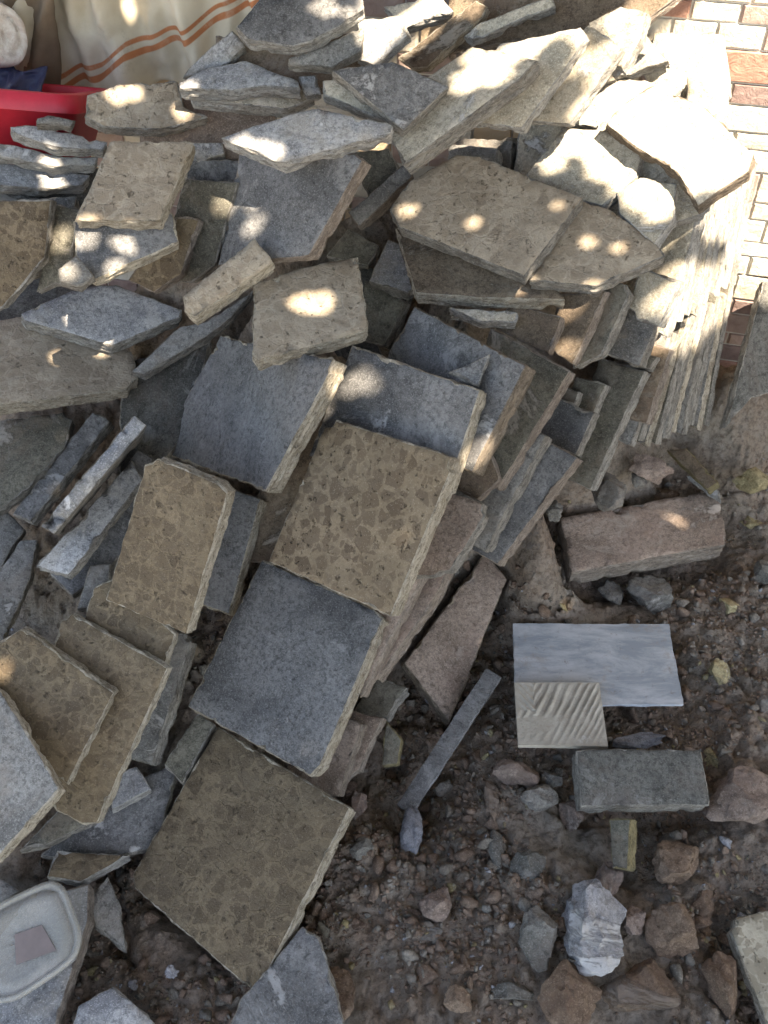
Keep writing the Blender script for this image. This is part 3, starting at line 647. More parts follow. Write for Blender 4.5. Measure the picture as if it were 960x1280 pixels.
def wall():
    vs = []; fs = []; mi = []
    def quadbox(s0, s1, z0, z1, m, dep):
        bv = .0025; base = len(vs); r = random.random() * 50
        nI, nJ = 6, 5
        G = {}
        for j in range(nJ + 1):
            for i in range(nI + 1):
                s = s0 + (s1 - s0) * i / nI; z = z0 + (z1 - z0) * j / nJ
                edge = i in (0, nI) or j in (0, nJ)
                d = dep + (.0022 * fbm(s*45+r, z*45, r, 3) if not edge else -dep + .0008)
                if not edge and (i in (1, nI-1)): s += (s1 - s0) / nI * (.8 if i == nI-1 else -.8)
                if not edge and (j in (1, nJ-1)): z += (z1 - z0) / nJ * (.75 if j == nJ-1 else -.75)
                p = W0 + wd * s + wn * d; G[i, j] = len(vs); vs.append((p[0], p[1], z))
        for j in range(nJ):
            for i in range(nI): fs.append((G[i, j], G[i+1, j], G[i+1, j+1], G[i, j+1])); mi.append(m)
    sA, zA = wall_uv(832, 10); sB, zB = wall_uv(935, 76); sC, zC = wall_uv(925, 367); sD, zD = wall_uv(925, 275); sE, zE = wall_uv(930, 415)
    z = -.02; k = 0
    while z < 2.2:
        h = (.044, .030, .052, .036, .060)[k % 5] * random.uniform(.92, 1.08); s = -2.5 + random.uniform(0, .05)
        while s < 2.5:
            wdt = random.choice((.075, .08, .085, .14))
            if s > .3 and s < 1.2 or z > -1:
                m = random.choices([0, 1, 2, 3, 4], [5, .35, 3, 2.0, .8] if z > .35 else [1, 1, 2.5, .8, 3])[0]  # darker mix low down puts the shade on the wall into the tile colours
                cs, cz = s + wdt/2, z + h/2
                for (a, b, mm, rs, rz) in ((sA, zA, 1, .06, .02), (sB, zB, 1, .06, .02), (sC, zC, 4, .05, .03), (sD, zD, 1, .05, .015), (sE, zE, 2, .06, .03)):
                    if abs(cs - a) < rs and abs(cz - b) < rz: m = mm
                quadbox(s, s + wdt - .003, z, z + h - .003, m, .0045)
            s += wdt
        z += h; k += 1
    b = len(vs)
    for (s, zz, d) in ((-2.5, -.05, 0), (2.55, -.05, 0), (2.55, 2.25, 0), (-2.5, 2.25, 0), (-2.5, -.05, -.15), (2.55, -.05, -.15), (2.55, 2.25, -.15), (-2.5, 2.25, -.15)):
        p = W0 + wd*s + wn*d; vs.append((p[0], p[1], zz))
    for f in ((0,1,2,3),(5,4,7,6),(4,0,3,7),(1,5,6,2),(3,2,6,7)): fs.append(tuple(b+i for i in f)); mi.append(5)
    o = link_mesh('wall', vs, fs, WM, mi, smooth=False)
    tag(o, 'wall faced with stone look tiles in cream, rust and rose behind the heap', 'wall')
wall()

# ================================================================== striped curtain
def curtain():
    us = np.linspace(22, 345, 130); LX = [0, 80, 126, 160, 225, 300, 360]; LY = [104, 102, 88, 62, 44, 3, -30]
    nr = 56; vs = []; fs = []; uv = []
    for j in range(nr):
        off = -190 + (190 + 62) * j / (nr - 1)
        for i, u in enumerate(us):
            yl = np.interp(u, LX, LY) + 2.0 * math.sin(u / 9); v = yl + off + 8 * math.sin(u / 17) * min(1, max(0, (off - 25) / 30))
            ph = (u + (v - 50) * -.28) / 17.5
            fold = .022 * (math.sin(ph) + .55 * math.sin(ph * 2.3 + 1)) + .014 * fbm(u / 40, v / 60, 2, 3)
            fold += .020 * max(0, math.sin(u / 52 + 1.1))
            p = at(u, v, depth_wall(u, v, -.085)) + wn * (fold)
            vs.append(p); uv.append((u / 100, off / 100))
    n = len(us)
    for j in range(nr-1):
        for i in range(n-1): k = j*n+i; fs.append((k, k+n, k+n+1, k+1))
    b = NB('curtain_cloth'); uvn = b.n('ShaderNodeUVMap'); sp = b.n('ShaderNodeSeparateXYZ'); b.l(uvn.outputs[0], sp.inputs[0]); y = sp.outputs[1]
    def band(c, hw):
        d = b.math('ABSOLUTE', b.math('SUBTRACT', y, c)); return b.mr(d, hw - .006, hw + .010, 1, 0)
    nz = b.noise(30, 6, .7)
    c = b.mix(b.mr(b.noise(6, 8, .65), .35, .65), (.48, .42, .315), (.62, .56, .45)); c = b.mix(b.mr(b.noise(9, 10, .8), .58, .7, 0, .5), c, (.26, .24, .19))
    for ce, hw in ((-.075, .030), (.075, .042)): c = b.mix(b.math('MULTIPLY', band(ce, hw), b.mr(nz, .3, .5, .6, .95)), c, (.46, .17, .075))
    m = b.fin(c, .9, b.bump(b.noise(600, 3, .6), .3, .0008), 0, .1)
    o = link_mesh('curtain', vs, fs, [m], smooth=True)
    me = o.data; ul = me.uv_layers.new(name='UVMap')
    idx = np.empty(len(me.loops), int); me.loops.foreach_get('vertex_index', idx); ul.data.foreach_set('uv', np.array(uv)[idx].ravel())
    sm = o.modifiers.new('thickness', 'SOLIDIFY'); sm.thickness = .002
    tag(o, 'beige hanging cloth with two orange stripes at the upper left', 'curtain')
curtain()

# rolled bundle at the left edge and the blue sheet under it
def roll():
    c = at(4, 42, depth_wall(4, 42, -.20)); r = .042; vs = []; fs = []; n = 40
    prof = [(0, -.004), (.35, -.002), (.55, .004), (.62, -.002), (.8, .005), (.95, .004), (1.0, -.006), (1.02, -.03), (1.0, -.16)]
    for q, (a, z) in enumerate(prof):
        for i in range(n):
            t = 2*math.pi*i/n; rr = r * a * (1 + .05 * noise.noise(Vector((math.cos(t)*2, math.sin(t)*2, q*.4)))) 
            vs.append((rr*math.cos(t), rr*1.25*math.sin(t), z + .004 * noise.noise(Vector((math.cos(t)*3, math.sin(t)*3, q)))))
    for q in range(len(prof)-1):
        for i in range(n): j = (i+1) % n; fs.append((q*n+i, (q+1)*n+i, (q+1)*n+j, q*n+j))
    fs.append(tuple(range((len(prof)-1)*n, len(prof)*n)))
    b = NB('rolled_cloth'); cc = b.mix(b.mr(b.noise(40, 8, .7, dist=1), .4, .6), (.50, .42, .36), (.62, .58, .52)); 
    o = link_mesh('rolled_cloth', vs, fs, [b.fin(cc, .9, b.bump(b.noise(60, 8, .7), .8, .004), 0)], smooth=True)
    d = Vector(-ray(4, 42)).normalized() + Vector((.35, 0, .1)); o.rotation_euler = d.to_track_quat('Z', 'Y').to_euler(); o.location = c
    tag(o, 'pale round end of a rolled up bundle at the upper left edge', 'bundle')
    # brown cloth hanging under the roll
    vs = []; fs = []
    for j in range(24):
        for i in range(30):
            u = -30 + 100 * i / 29; v = -20 + 165 * j / 23
            p = at(u, v, depth_wall(u, v, -.12)) + wn * (.015 * math.sin(u / 8 + v / 40) + .012 * fbm(u/20, v/40, 5, 3)); vs.append(p)
    for j in range(23):
        for i in range(29): k = j*30+i; fs.append((k, k+30, k+31, k+1))
    o = link_mesh('hanging_cloth', vs, fs, [plain('brown_cloth', (.17, .125, .085), .9, 500, .001)], smooth=True)
    o.modifiers.new('thickness', 'SOLIDIFY').thickness = .002
    tag(o, 'dull brown cloth hanging behind the round bundle and red basin', 'cloth')
    vs = []; fs = []
    for j in range(14):
        for i in range(26):
            u = -20 + 75 * i / 25; v = 86 + 34 * j / 13
            p = at(u, v, depth_wall(u, v, -.20 - .05 * j / 13)) + wn * (.012 * math.sin(u / 7 + v / 9) + .01 * fbm(u/9, v/9, 1, 3)); vs.append(p)
    for j in range(13):
        for i in range(25): k = j*26+i; fs.append((k, k+26, k+27, k+1))
    o = link_mesh('plastic_bag', vs, fs, [plain('blue_plastic', (.03, .035, .075), .45, 60, .004)], smooth=True)
    o.modifiers.new('thickness', 'SOLIDIFY').thickness = .002
    tag(o, 'crumpled dark blue bag behind the red basin', 'bag')
roll()

# red basin
def basin():
    u, v = 93, 119
    Dp = None
    zc = 1.5 - 1.53 * math.tan(D2R(PITCH) - math.atan((640 - v) / F))
    c = at(u, v, front[int(150/4)+RO, int(70/4)+RO] + .03)      # outer near right corner of the rim, just behind the stacked slabs
    Wd, Dd, Hh = .42, .24, .15; rc = .035
    def rr(w_, d_, r_, z_, n=8):
        pts = []
        for (cx, cy, a0) in ((w_/2-r_, d_/2-r_, 0), (-w_/2+r_, d_/2-r_, 90), (-w_/2+r_, -d_/2+r_, 180), (w_/2-r_, -d_/2+r_, 270)):
            for k in range(n+1):
                t = D2R(a0 + 90*k/n); pts.append((cx + r_*math.cos(t), cy + r_*math.sin(t), z_))
        return pts
    prof = [(0, -.030), (.001, -.002), (-.003, 0.0), (-.016, 0.0), (-.019, -.003), (-.024, -.02), (-.06, -Hh+.006), (-.075, -Hh+.004)]
    out = [(0, -.030), (-.004, -.030), (-.012, -.028), (-.045, -Hh), (-.055, -Hh-.001)]
    vs = []; fs = []
    def loft(pr, rev):
        bs = []
        for (o, z) in pr:
            bs.append(len(vs)); vs.extend(rr(Wd+2*o, Dd+2*o, rc, z))
        n = 36
        for a, b in zip(bs, bs[1:]):
            for i in range(n):
                j = (i+1) % n; f = (a+i, a+j, b+j, b+i); fs.append(f if rev else f[::-1])
        f = tuple(range(bs[-1], bs[-1]+n)); fs.append(f)
    loft(prof, False); loft(out, True)
    o = link_mesh('basin', vs, fs, [plain('red_plastic', (.50, .025, .045), .42, 150, .0006, spread=.18)], smooth=True)
    Rm = (Matrix.Rotation(D2R(-3), 3, 'Z') @ Matrix.Rotation(D2R(-21), 3, 'X') @ Matrix.Rotation(D2R(3), 3, 'Y'))
    loc = Vector(c) - Rm @ Vector((Wd/2, -Dd/2, 0)); o.matrix_world = Matrix.Translation(loc) @ Rm.to_4x4()
    tag(o, 'red plastic basin at the left edge behind the stacked slabs', 'basin')
basin()

# ================================================================== plastic lid
def lid():
    D = min(s for s in [depth_h(45, 1175, .07)]); 
    m_ = front[int((1175/4)+RO), int(45/4)+RO]; D = min(D, m_ - .004)
    out = [(57,1101),(72,1103),(81,1112),(92,1142),(101,1166),(97,1190),(84,1206),(34,1240),(14,1251),(-14,1253),(-34,1240),(-48,1190),(-42,1160),(-22,1140)]
    n = np.array([.04, -.16, 1.0]); n /= np.linalg.norm(n); Pt = at(40, 1175, D)
    P3 = [plane_pt(x, y, Pt, n) for x, y in out]; O = sum(P3) / len(P3)
    e1 = np.array([1.0, 0, 0]); e1 -= n * (e1 @ n); e1 /= np.linalg.norm(e1); e2 = np.cross(n, e1)
    L = [np.array([(p-O) @ e1, (p-O) @ e2]) for p in P3]
    R = np.array(L)
    for _ in range(2):                                   # Chaikin corner cutting
        R = np.concatenate([[R[i]*.75+R[(i+1) % len(R)]*.25, R[i]*.25+R[(i+1) % len(R)]*.75] for i in range(len(R))])
    prof = [(1.0, -.010), (1.01, -.004), (1.0, 0), (.955, .0012), (.93, .0), (.92, -.004), (.86, -.0045), (.84, -.0025), (.66, -.002), (.62, -.0035), (.0, -.0035)]
    vs = []; fs = []; n_ = len(R)
    for a, z in prof:
        for p in R: vs.append((p[0]*a, p[1]*a, z))
    for q in range(len(prof)-1):
        for i in range(n_): j = (i+1) % n_; fs.append((q*n_+i, (q+1)*n_+i, (q+1)*n_+j, q*n_+j)[::-1])
    b = NB('cloudy_plastic'); c = b.mix(b.mr(b.noise(14, 8, .7), .35, .65), (.36, .36, .33), (.46, .45, .42))
    m = b.fin(c, .30, b.bump(b.noise(20, 8), .4, .002), 0, .4); b.b.inputs['Alpha'].default_value = .42
    o = link_mesh('container_lid', vs, fs, [m], smooth=True); o.modifiers.new('t', 'SOLIDIFY').thickness = .0012
    o.matrix_world = Matrix(((e1[0], e2[0], n[0], O[0]), (e1[1], e2[1], n[1], O[1]), (e1[2], e2[2], n[2], O[2]), (0, 0, 0, 1)))
    tag(o, 'cloudy clear plastic box lid lying at the lower left', 'lid')
    # faded pink sticker, a part
    c = plane_pt(36, 1180, Pt, n); q = [plane_pt(x, y, Pt, n) for x, y in ((18,1168),(52,1156),(70,1188),(20,1206))]
    vs = []; fs = []; N = 8
    for j in range(N+1):
        for i in range(N+1):
            a, bb = i/N, j/N; p = (q[0]*(1-a)+q[1]*a)*(1-bb)+(q[3]*(1-a)+q[2]*a)*bb - O
            vs.append((p @ e1, p @ e2, -.0006))
    for j in range(N):
        for i in range(N): k = j*(N+1)+i; fs.append((k, k+N+1, k+N+2, k+1))
    s = link_mesh('label_sticker', vs, fs, [plain('faded_pink', (.20, .165, .16), .6, 60, .0005)], parent=o)
lid()

# ================================================================== stones
def ico(sub):
    bm = bmesh.new(); bmesh.ops.create_icosphere(bm, subdivisions=sub, radius=1); v = np.array([x.co[:] for x in bm.verts]); f = [[q.index for q in p.verts] for p in bm.faces]; bm.free(); return v, f
ICO4, ICO2, ICO1 = ico(4), ico(2), ico(1)
def rock(base, seed, cuts=7, rough=.12, h0=.42, h1=.8):
    rnd = random.Random(seed); v = base.copy()
    for _ in range(cuts):
        a = np.array([rnd.gauss(0, 1) for _ in range(3)]); a /= np.linalg.norm(a); h = rnd.uniform(h0, h1)
        d = v @ a - h; v = v - np.outer(np.clip(d, 0, None) * .93, a)
    out = []
    for p in v:
        q = p / max(np.linalg.norm(p), 1e-6)
        k = 1 + rough * fbm(q[0]*1.6+seed, q[1]*1.6, q[2]*1.6, 4) + rough * .35 * fbm(q[0]*6+seed, q[1]*6, q[2]*6, 3)
        out.append(p * k)
    return np.array(out)
SM = {'white': m_cement('stone_white', (.30, .30, .32), (.42, .42, .44), (.30, .28, .26), .4, (.5, .5, .5)),
      'grey': m_cement('stone_grey', (.15, .145, .13), (.25, .24, .22), (.17, .14, .12), .5, (.28, .27, .26)),
      'pink': m_cement('stone_pink', (.24, .18, .15), (.34, .27, .23), (.2, .15, .13), .5, (.3, .26, .23)),
      'brown': m_cement('stone_brown', (.18, .125, .09), (.27, .20, .15), (.12, .075, .055), .5, (.2, .16, .13)),
      'yellow': m_cement('stone_yellow', (.27, .225, .12), (.42, .36, .22), (.27, .20, .13), .5, (.5, .47, .38)),
      'blue': m_cement('stone_blue', (.19, .20, .23), (.28, .29, .32), (.2, .18, .17), .4, (.36, .36, .38))}
def stone(u, v, rx, ry, m, label, cuts=9, rough=.14, sq=.75, seed=None, lift=.35):
    p0 = at_h(u, v, .02); z = ground_z(p0[0], p0[1]); s = depth_h(u, v, z + .02) / F
    seed = seed or int(u * 7 + v)
    vv = rock(ICO4[0], seed, cuts, rough) * np.array([rx * s, ry * s * 1.15, min(rx, ry) * s * sq * 1.1])
    o = link_mesh('stone', vv, ICO4[1], [SM[m]], smooth=True)
    try: o.data.set_sharp_from_angle(angle=D2R(38))
    except Exception: pass
    p = at_h(u, v, z + min(rx, ry) * s * lift); o.location = p; 
    tag(o, label, 'stone', 'loose stones on the rubble')
ST = [(737,1156,40,48,'white','big whitish lumpy stone below the dark grey brick'),
 (549,1127,24,22,'pink','round pinkish stone alone on the soil right of the biggest tile'),
 (677,1172,25,34,'grey','grey brown stone touching the left of the whitish lumpy one'),
 (662,1084,22,19,'grey','flat grey green stone left above the whitish lumpy stone'),
 (757,1098,20,22,'pink','pinkish grey stone right above the whitish lumpy stone'),
 (712,1245,48,36,'brown','large brown stone at the bottom edge below the whitish one'),
 (645,965,30,20,'pink','pinkish broken stone left of the dark grey brick'),
 (616,1003,11,26,'brown','narrow upright brown stone under the pinkish broken stone'),
 (690,975,14,12,'grey','small round grey stone left of the dark grey brick corner'),
 (675,1000,24,18,'grey','knobbly grey stone between the pinkish one and the dark grey brick'),
 (712,1020,20,17,'pink','small pink stone at the lower left corner of the dark grey brick'),
 (940,601,26,20,'yellow','yellow and white stone at the right edge below the leaning board'),
 (938,652,18,10,'yellow','small yellow stone right of the pink pitted brick'),
 (912,758,15,14,'yellow','small yellowish stone right above the marble tile'),
 (898,840,15,15,'yellow','yellow green topped stone right of the marble tile'),
 (891,950,14,16,'yellow','pale yellow chip at the right corner of the dark grey brick'),
 (955,882,13,14,'grey','smooth grey stone at the right edge beside the yellow green one'),
 (955,718,14,17,'grey','flat grey stone at the right edge level with the pink brick'),
 (818,745,34,26,'grey','flat grey rock between the pink brick and the marble tile'),
 (762,740,16,22,'grey','small grey rock left of the flat one above the marble tile'),
 (800,925,48,10,'blue','low bluish lump behind the dark grey brick'),
 (935,1000,62,40,'pink','large pinkish rock at the right edge beside the dark grey brick'),
 (516,1045,20,34,'blue','bluish white lump below the thin grey strip'),
 (450,1062,18,14,'grey','grey stone beside the right corner of the biggest tile'),
 (425,1240,28,34,'brown','brown rock beside the veined grey slab at the bottom'),
 (843,1165,32,34,'brown','big angular brown rock left of the pale tile corner'),
 (880,1130,22,18,'brown','brown rock touching the top left of the pale tile corner'),
 (850,1080,34,30,'brown','flat reddish rock right of the small two coloured block'),
 (800,1235,44,40,'brown','brown boulder at the bottom edge left of the pale tile'),
 (905,1235,30,38,'brown','yellow brown rock under the pale tile corner'),
 (575,1250,20,17,'brown','small brown stone near the bottom edge in the middle'),
 (622,1062,18,24,'grey','grey green stone left of the flat grey green one'),
 (790,1150,20,16,'pink','pink grey stone right of the whitish lumpy stone'),
 (810,585,36,22,'pink','pink rubble rock behind the pink brick at the foot of the stack'),
 (760,610,26,28,'grey','grey angular rock behind the left end of the pink brick'),
 (800,600,14,12,'grey','small grey rock between the two rocks behind the pink brick'),
 (830,620,18,14,'brown','brown rock behind the middle of the pink brick'),
 (500,935,18,24,'brown','brick coloured lump inside the dark hole'),
 (445,1005,16,20,'pink','pinkish stone above the right corner of the biggest tile'),
 (555,985,14,10,'grey','grey stone right of the lower end of the thin strip'),
 (640,1240,28,14,'grey','grey ridge of stone near the bottom edge right of the middle'),
 (725,790-60,15,12,'pink','small pink stone under the left end of the pink brick'),
 (540,1170,18,10,'grey','small rounded stone below the round pinkish one'),
 (690,640,14,14,'grey','small stone left of the pink pitted brick'),
 (215,1215,8,7,'white','small white pebble pair on the soil left of the biggest tile')]
for a in ST: stone(*a, **(dict(cuts=4, rough=.34) if a[4] == 'white' else dict(rough=.2)))

# gravel: nobody could count it
def gravel():
    P_ = [rock(ICO2[0], 100+i, 16, .25, .28, .7) for i in range(8)]; Q_ = [rock(ICO1[0], 200+i, 9, .35, .35, .8) for i in range(8)]
    F2, F1 = np.array(ICO2[1]), np.array(ICO1[1])
    V = []; Fc = []; MI = []; off = 0; rnd = np.random.RandomState(5)
    for k in range(52000):
        u = rnd.uniform(-40, 1000); v = rnd.uniform(530, 1330)
        p = at_h(u, v, 0.0)
        if not (x0 < p[0] < x1 and .3 < p[1] < 1.72): continue
        cl = fbm(p[0]*4, p[1]*4, 20, 3)
        if rnd.rand() > .62 + cl * 2.0: continue
        h = Hraw(p[0], p[1])
        if h > .12: continue
        r = .0016 + .008 * rnd.rand() ** 4 + (.018 * rnd.rand()**1.5 if rnd.rand() < .10 else 0)
        big = r > .0055
        b = (P_ if big else Q_)[rnd.randint(8)]; f = F2 if big else F1
        A = Matrix.Rotation(rnd.uniform(0, 6.28), 3, Vector(rnd.normal(size=3)))
        q = (b * r * np.array([1, rnd.uniform(.6, 1), rnd.uniform(.35, .8)])) @ np.array(A) + np.array([p[0], p[1], ground_z(p[0], p[1]) + r * .08])
        V.append(q); Fc.append(f + off); off += len(b)
        m = rnd.choice([0, 1, 2, 3, 4, 5], p=[.03, .27, .32, .33, .03, .02]); MI.extend([m] * len(f))
    V = np.concatenate(V); Fc = np.concatenate(Fc)
    me = bpy.data.meshes.new('gravel'); me.vertices.add(len(V)); me.vertices.foreach_set('co', V.ravel())
    me.loops.add(len(Fc)*3); me.loops.foreach_set('vertex_index', Fc.ravel().astype(np.int32))
    me.polygons.add(len(Fc)); me.polygons.foreach_set('loop_start', np.arange(0, len(Fc)*3, 3, dtype=np.int32))
    cr1 = m_cement('crumb_red', (.20, .14, .105), (.31, .235, .185), (.2, .14, .11), .5, (.3, .25, .2), pits=.3); cr2 = m_cement('crumb_grey', (.20, .18, .15), (.33, .30, .26), (.2, .16, .13), .5, (.34, .32, .29), pits=.3)
    for k in (SM['white'], cr2, cr1, cr1, SM['yellow'], SM['grey']): me.materials.append(k)
    me.polygons.foreach_set('material_index', np.array(MI, np.int32)); me.update(calc_edges=True); me.validate()
    o = bpy.data.objects.new('gravel', me); COL.objects.link(o)
    tag(o, 'loose gravel and crumbs of cement over the soil', 'gravel', None, 'stuff')
gravel()

# ================================================================== unseen foliage added to shape the light, gaps cut for sun flecks
st = np.array(SUN_TO); sa = np.cross(st, [0, 0, 1.0]); sa /= np.linalg.norm(sa); sb = np.cross(sa, st)
def sp2(p): return np.array([p @ sa, p @ sb])
def surf(u, v):
    i, j = int(v / RS) + RO, int(u / RS) + RO
    d = front[min(max(i, 0), RH-1), min(max(j, 0), RW-1)]
    d = min(d, depth_wall(u, v) if v < 560 else 9); 
    if v > 300: d = min(d, depth_h(u, v, 0))
    return at(u, v, d)
FS = np.where(np.isfinite(front), front, 1.6)
def surf_s(u, v):
    i, j = int(v / RS) + RO, int(u / RS) + RO; i = min(max(i, 8), RH-9); j = min(max(j, 8), RW-9)
    return at(u, v, float(np.median(FS[i-7:i+8, j-7:j+8])))
LIT = [[(575,58),(640,55),(735,30),(800,-20),(1100,-60),(1100,330),(960,385),(915,392),(885,425),(855,448),(820,445),(780,405),(800,372),(828,350),(842,325),(815,290),(775,262),(740,238),(690,212),(660,232),(645,215),(670,165),(640,140),(610,120),(565,120),(560,100)],
 [(405,5),(440,10),(500,15),(560,-20),(620,-10),(590,28),(545,62),(500,62),(470,80),(448,70)],
 [(150,-60),(345,-60),(335,-5),(300,30),(268,12),(245,40),(225,15),(190,22),(165,-10)]]
SHD = [((745,42),30,22),((650,135),26,20),((715,215),22,14),((600,140),12,20),((560,45),10,8)]
DAP = [(78,298,8),(107,297,14),(155,305,10),(82,338,9),(143,342,9),(373,380,9),(402,377,14),(423,477,10),(448,478,12),(607,558,8),(588,575,8),(703,443,11),(712,388,9),(735,303,6),(773,310,5),
 (148,118,12),(165,116,9),(283,252,14),(67,230,14),(320,247,9),(317,283,9),(407,8,12),(697,257,3),(593,277,4),(650,363,3),(60,210,9),(130,30,11),(120,60,9),(80,60,8),(190,75,9),(210,85,8),(150,95,9),(70,20,8),(15,40,8),(100,15,9),(235,115,9),(180,12,12),(100,45,9),(105,75,7),(470,60,10),(455,350,6)]
SHP = [[(500,215),(570,190),(600,192),(735,247),(660,350),(500,300),(480,262)],[(728,252),(765,262),(817,300),(831,320),(745,372),(655,360)],[(640,225),(740,225),(790,275),(728,250)],[(480,300),(710,360),(740,372),(740,470),(500,400)]]
litp = []
for pl in LIT:
    pts = []
    for i in range(len(pl)):
        a, b = np.array(pl[i]), np.array(pl[(i+1) % len(pl)])
        for q in range(3): pts.append(a + (b-a)*q/3)
    litp.append(np.array([sp2(surf_s(*p)) for p in pts]))
shp = [np.array([sp2(surf(*(np.array(p)*.94 + np.mean(pl, 0)*.06))) for p in pl]) for pl in SHP]
shd = [(sp2(surf_s(*c)), (a + b) / 2 * .0013 * .62) for c, a, b in SHD]
dap = [(sp2(surf(u, v)), r * .00095 + .0022) for u, v, r in DAP]
allp = np.array([sp2(surf(u, v)) for u in range(-150, 1120, 60) for v in range(-60, 1400, 60)] + [sp2(at_h(u, v, .3)) for u in range(-150, 1120, 90) for v in range(400, 1400, 90)])
lo, hi = allp.min(0) - .45, allp.max(0) + .45
def ptin(p, poly):
    x, y = p; xa, ya = poly[:, 0], poly[:, 1]; xb, yb = np.roll(xa, -1), np.roll(ya, -1)
    with np.errstate(divide='ignore', invalid='ignore'):
        c = ((ya > y) != (yb > y)) & (x < (xb-xa)*(y-ya)/(yb-ya)+xa)
    return c.sum() % 2 == 1
def inpoly(Pn, poly):
    r = np.zeros(len(Pn), bool); xa, ya = poly[:, 0], poly[:, 1]; xb, yb = np.roll(xa, -1), np.roll(ya, -1); x, y = Pn[:, 0], Pn[:, 1]
    for a, b, c, d in zip(xa, ya, xb, yb):
        if b != d: r ^= ((b > y) != (d > y)) & (x < (c-a)*(y-b)/(d-b)+a)
    return r
def is_lit(Pn):
    a = np.zeros(len(Pn), bool)
    for pl in litp: a |= inpoly(Pn, pl)
    for pl in shp: a &= ~inpoly(Pn, pl)
    return a
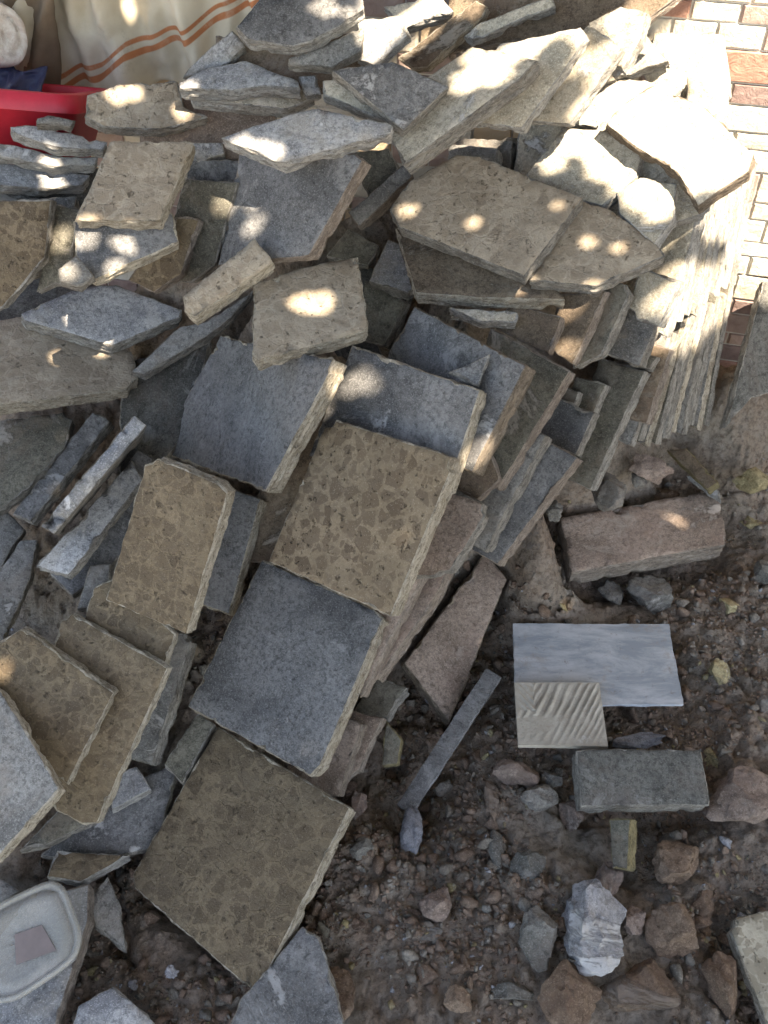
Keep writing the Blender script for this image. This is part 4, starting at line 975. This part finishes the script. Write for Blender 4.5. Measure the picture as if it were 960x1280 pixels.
def shade_canopy():
    rnd = np.random.RandomState(11); area = (hi-lo).prod(); n = int(area * 9.5 / .0041)
    cen = [lo + rnd.rand(n, 2) * (hi - lo)]; size = [rnd.uniform(.042, .062, n)]; zz = [rnd.uniform(2.3, 2.95, n)]; forced = [np.zeros(n, bool)]
    def add(c, a, b, f=False, z1=2.6):
        cen.append(c); size.append(rnd.uniform(a, b, len(c))); zz.append(rnd.uniform(2.3, z1, len(c))); forced.append(np.full(len(c), f))
    for c_, r_ in dap:                                   # small leaves added round each sun fleck to sharpen its edge
        aa = rnd.rand(170) * 6.283; rr_ = r_ + .008 + rnd.rand(170) * .085; add(c_ + np.stack([np.cos(aa), np.sin(aa)], 1) * rr_[:, None], .014, .024)
    L0 = np.concatenate(litp).min(0) - .10; L1 = np.minimum(np.concatenate(litp).max(0) + .10, hi); L0 = np.maximum(L0, lo)
    m = int((L1-L0).prod() * 6 / .00055); add(L0 + rnd.rand(m, 2) * (L1-L0), .016, .026)
    for c_, r_ in shd:                                   # leaf sprays added inside the gaps to cast shade patches
        k = max(6, int(r_ * r_ * 3.14 * 1.9 / .00055)); aa = rnd.rand(k) * 6.283; rr_ = r_ * np.sqrt(rnd.rand(k)); add(c_ + np.stack([np.cos(aa), np.sin(aa)], 1) * rr_[:, None], .015, .026, True)
    cen = np.concatenate(cen); size = np.concatenate(size); zz = np.concatenate(zz); forced = np.concatenate(forced); n = len(cen)
    base = cen[:, :1] * sa + cen[:, 1:] * sb; Cn = base + st * ((zz - base[:, 2]) / st[2])[:, None]
    nrm = st + rnd.normal(size=(n, 3)) * .35; nrm /= np.linalg.norm(nrm, axis=1)[:, None]
    ax = np.cross(nrm, rnd.normal(size=(n, 3))); ax /= np.linalg.norm(ax, axis=1)[:, None]; bx = np.cross(nrm, ax)
    L = size[:, None]; W_ = L * .52; e = nrm * .004
    Q = np.stack([Cn - ax*L, Cn - ax*L*.45 + bx*W_*.85 + e, Cn + ax*L*.25 + bx*W_ + e, Cn + ax*L*1.05, Cn + ax*L*.25 - bx*W_ + e, Cn - ax*L*.45 - bx*W_*.85 + e], 1)
    Q2 = np.stack([Q @ sa, Q @ sb], -1)
    drop = is_lit(cen)
    for k in (0, 2, 3, 4): drop |= is_lit(Q2[:, k]) & (size > .03)
    drop &= ~forced
    for c_, r_ in dap:
        near = np.where(((cen - c_)**2).sum(1) < (r_ + .075)**2)[0]
        E = Q2[near]; Fq = np.roll(E, -1, 1); ab = Fq - E
        tt = np.clip(((c_ - E) * ab).sum(-1) / (ab**2).sum(-1), 0, 1); dd = np.sqrt(((E + ab * tt[..., None] - c_)**2).sum(-1)).min(1)
        cr_ = (ab[..., 0] * (c_ - E)[..., 1] - ab[..., 1] * (c_ - E)[..., 0]); ins = (cr_ > 0).all(1) | (cr_ < 0).all(1)
        drop[near[(dd < r_) | ins]] = True
    Q = Q[~drop]; V = Q.reshape(-1, 3); k = np.arange(len(Q)) * 6
    Fc = np.concatenate([np.stack([k, k+1, k+2, k+3], 1), np.stack([k, k+3, k+4, k+5], 1)]).tolist()
    root = bpy.data.objects.new('shade_tree', None); COL.objects.link(root); root.location = (2.6, -2.4, 0)
    tag(root, 'unseen foliage added behind the viewer to dapple the heap with shade', 'shade_tree')
    b = NB('leaf'); cc = b.mix(b.noise(3), (.045, .075, .022), (.075, .11, .035)); m = b.fin(cc, .55, None, 0, .3)
    cr = link_mesh('shade_crown', V - np.array([2.6, -2.4, 0]), Fc, [m], parent=root)
    cc3 = np.array(V).mean(0)
    # trunk and limbs
    bm = bmesh.new()
    def tube(p, q, r0, r1, seg=9):
        p, q = Vector(p), Vector(q); d = (q-p).normalized(); a = d.orthogonal().normalized(); bb = d.cross(a); rs = []
        for k in range(6):
            t = k/5; c = p.lerp(q, t) + a * .03 * math.sin(t*3.1); r = r0 + (r1-r0)*t
            rs.append([bm.verts.new(c + (a*math.cos(2*math.pi*i/seg) + bb*math.sin(2*math.pi*i/seg))*r) for i in range(seg)])
        for A, B in zip(rs, rs[1:]):
            for i in range(seg): bm.faces.new((A[i], A[(i+1) % seg], B[(i+1) % seg], B[i]))
    T = Vector((0, 0, 2.2)); tube((0, 0, -.1), T, .16, .11)
    tgt = cc3 - np.array([2.6, -2.4, 0])
    root_p = np.array([2.6, -2.4, 0]); made = 0
    for k in range(400):
        e = Vector(tgt) + Vector((random.uniform(-1.4, 1.4), random.uniform(-1.4, 1.4), .3))
        path = np.array([root_p + np.array(T.lerp(e, q / 24)) for q in range(25)]); pp = np.stack([path @ sa, path @ sb], 1)
        near = is_lit(pp) | np.any([is_lit(pp + np.array(o_)) for o_ in ((.09, 0), (-.09, 0), (0, .09), (0, -.09))], axis=0)
        if near.any() or any((((pp - c_)**2).sum(1) < .10**2).any() for c_, r_ in dap): 
            continue
        tube(T, e, .05, .012); made += 1
        if made == 5: break
    me = bpy.data.meshes.new('trunk'); bm.to_mesh(me); bm.free(); me.materials.append(plain('bark', (.12, .09, .065), .95, 30, .01))
    t = bpy.data.objects.new('trunk', me); COL.objects.link(t); t.parent = root
shade_canopy()
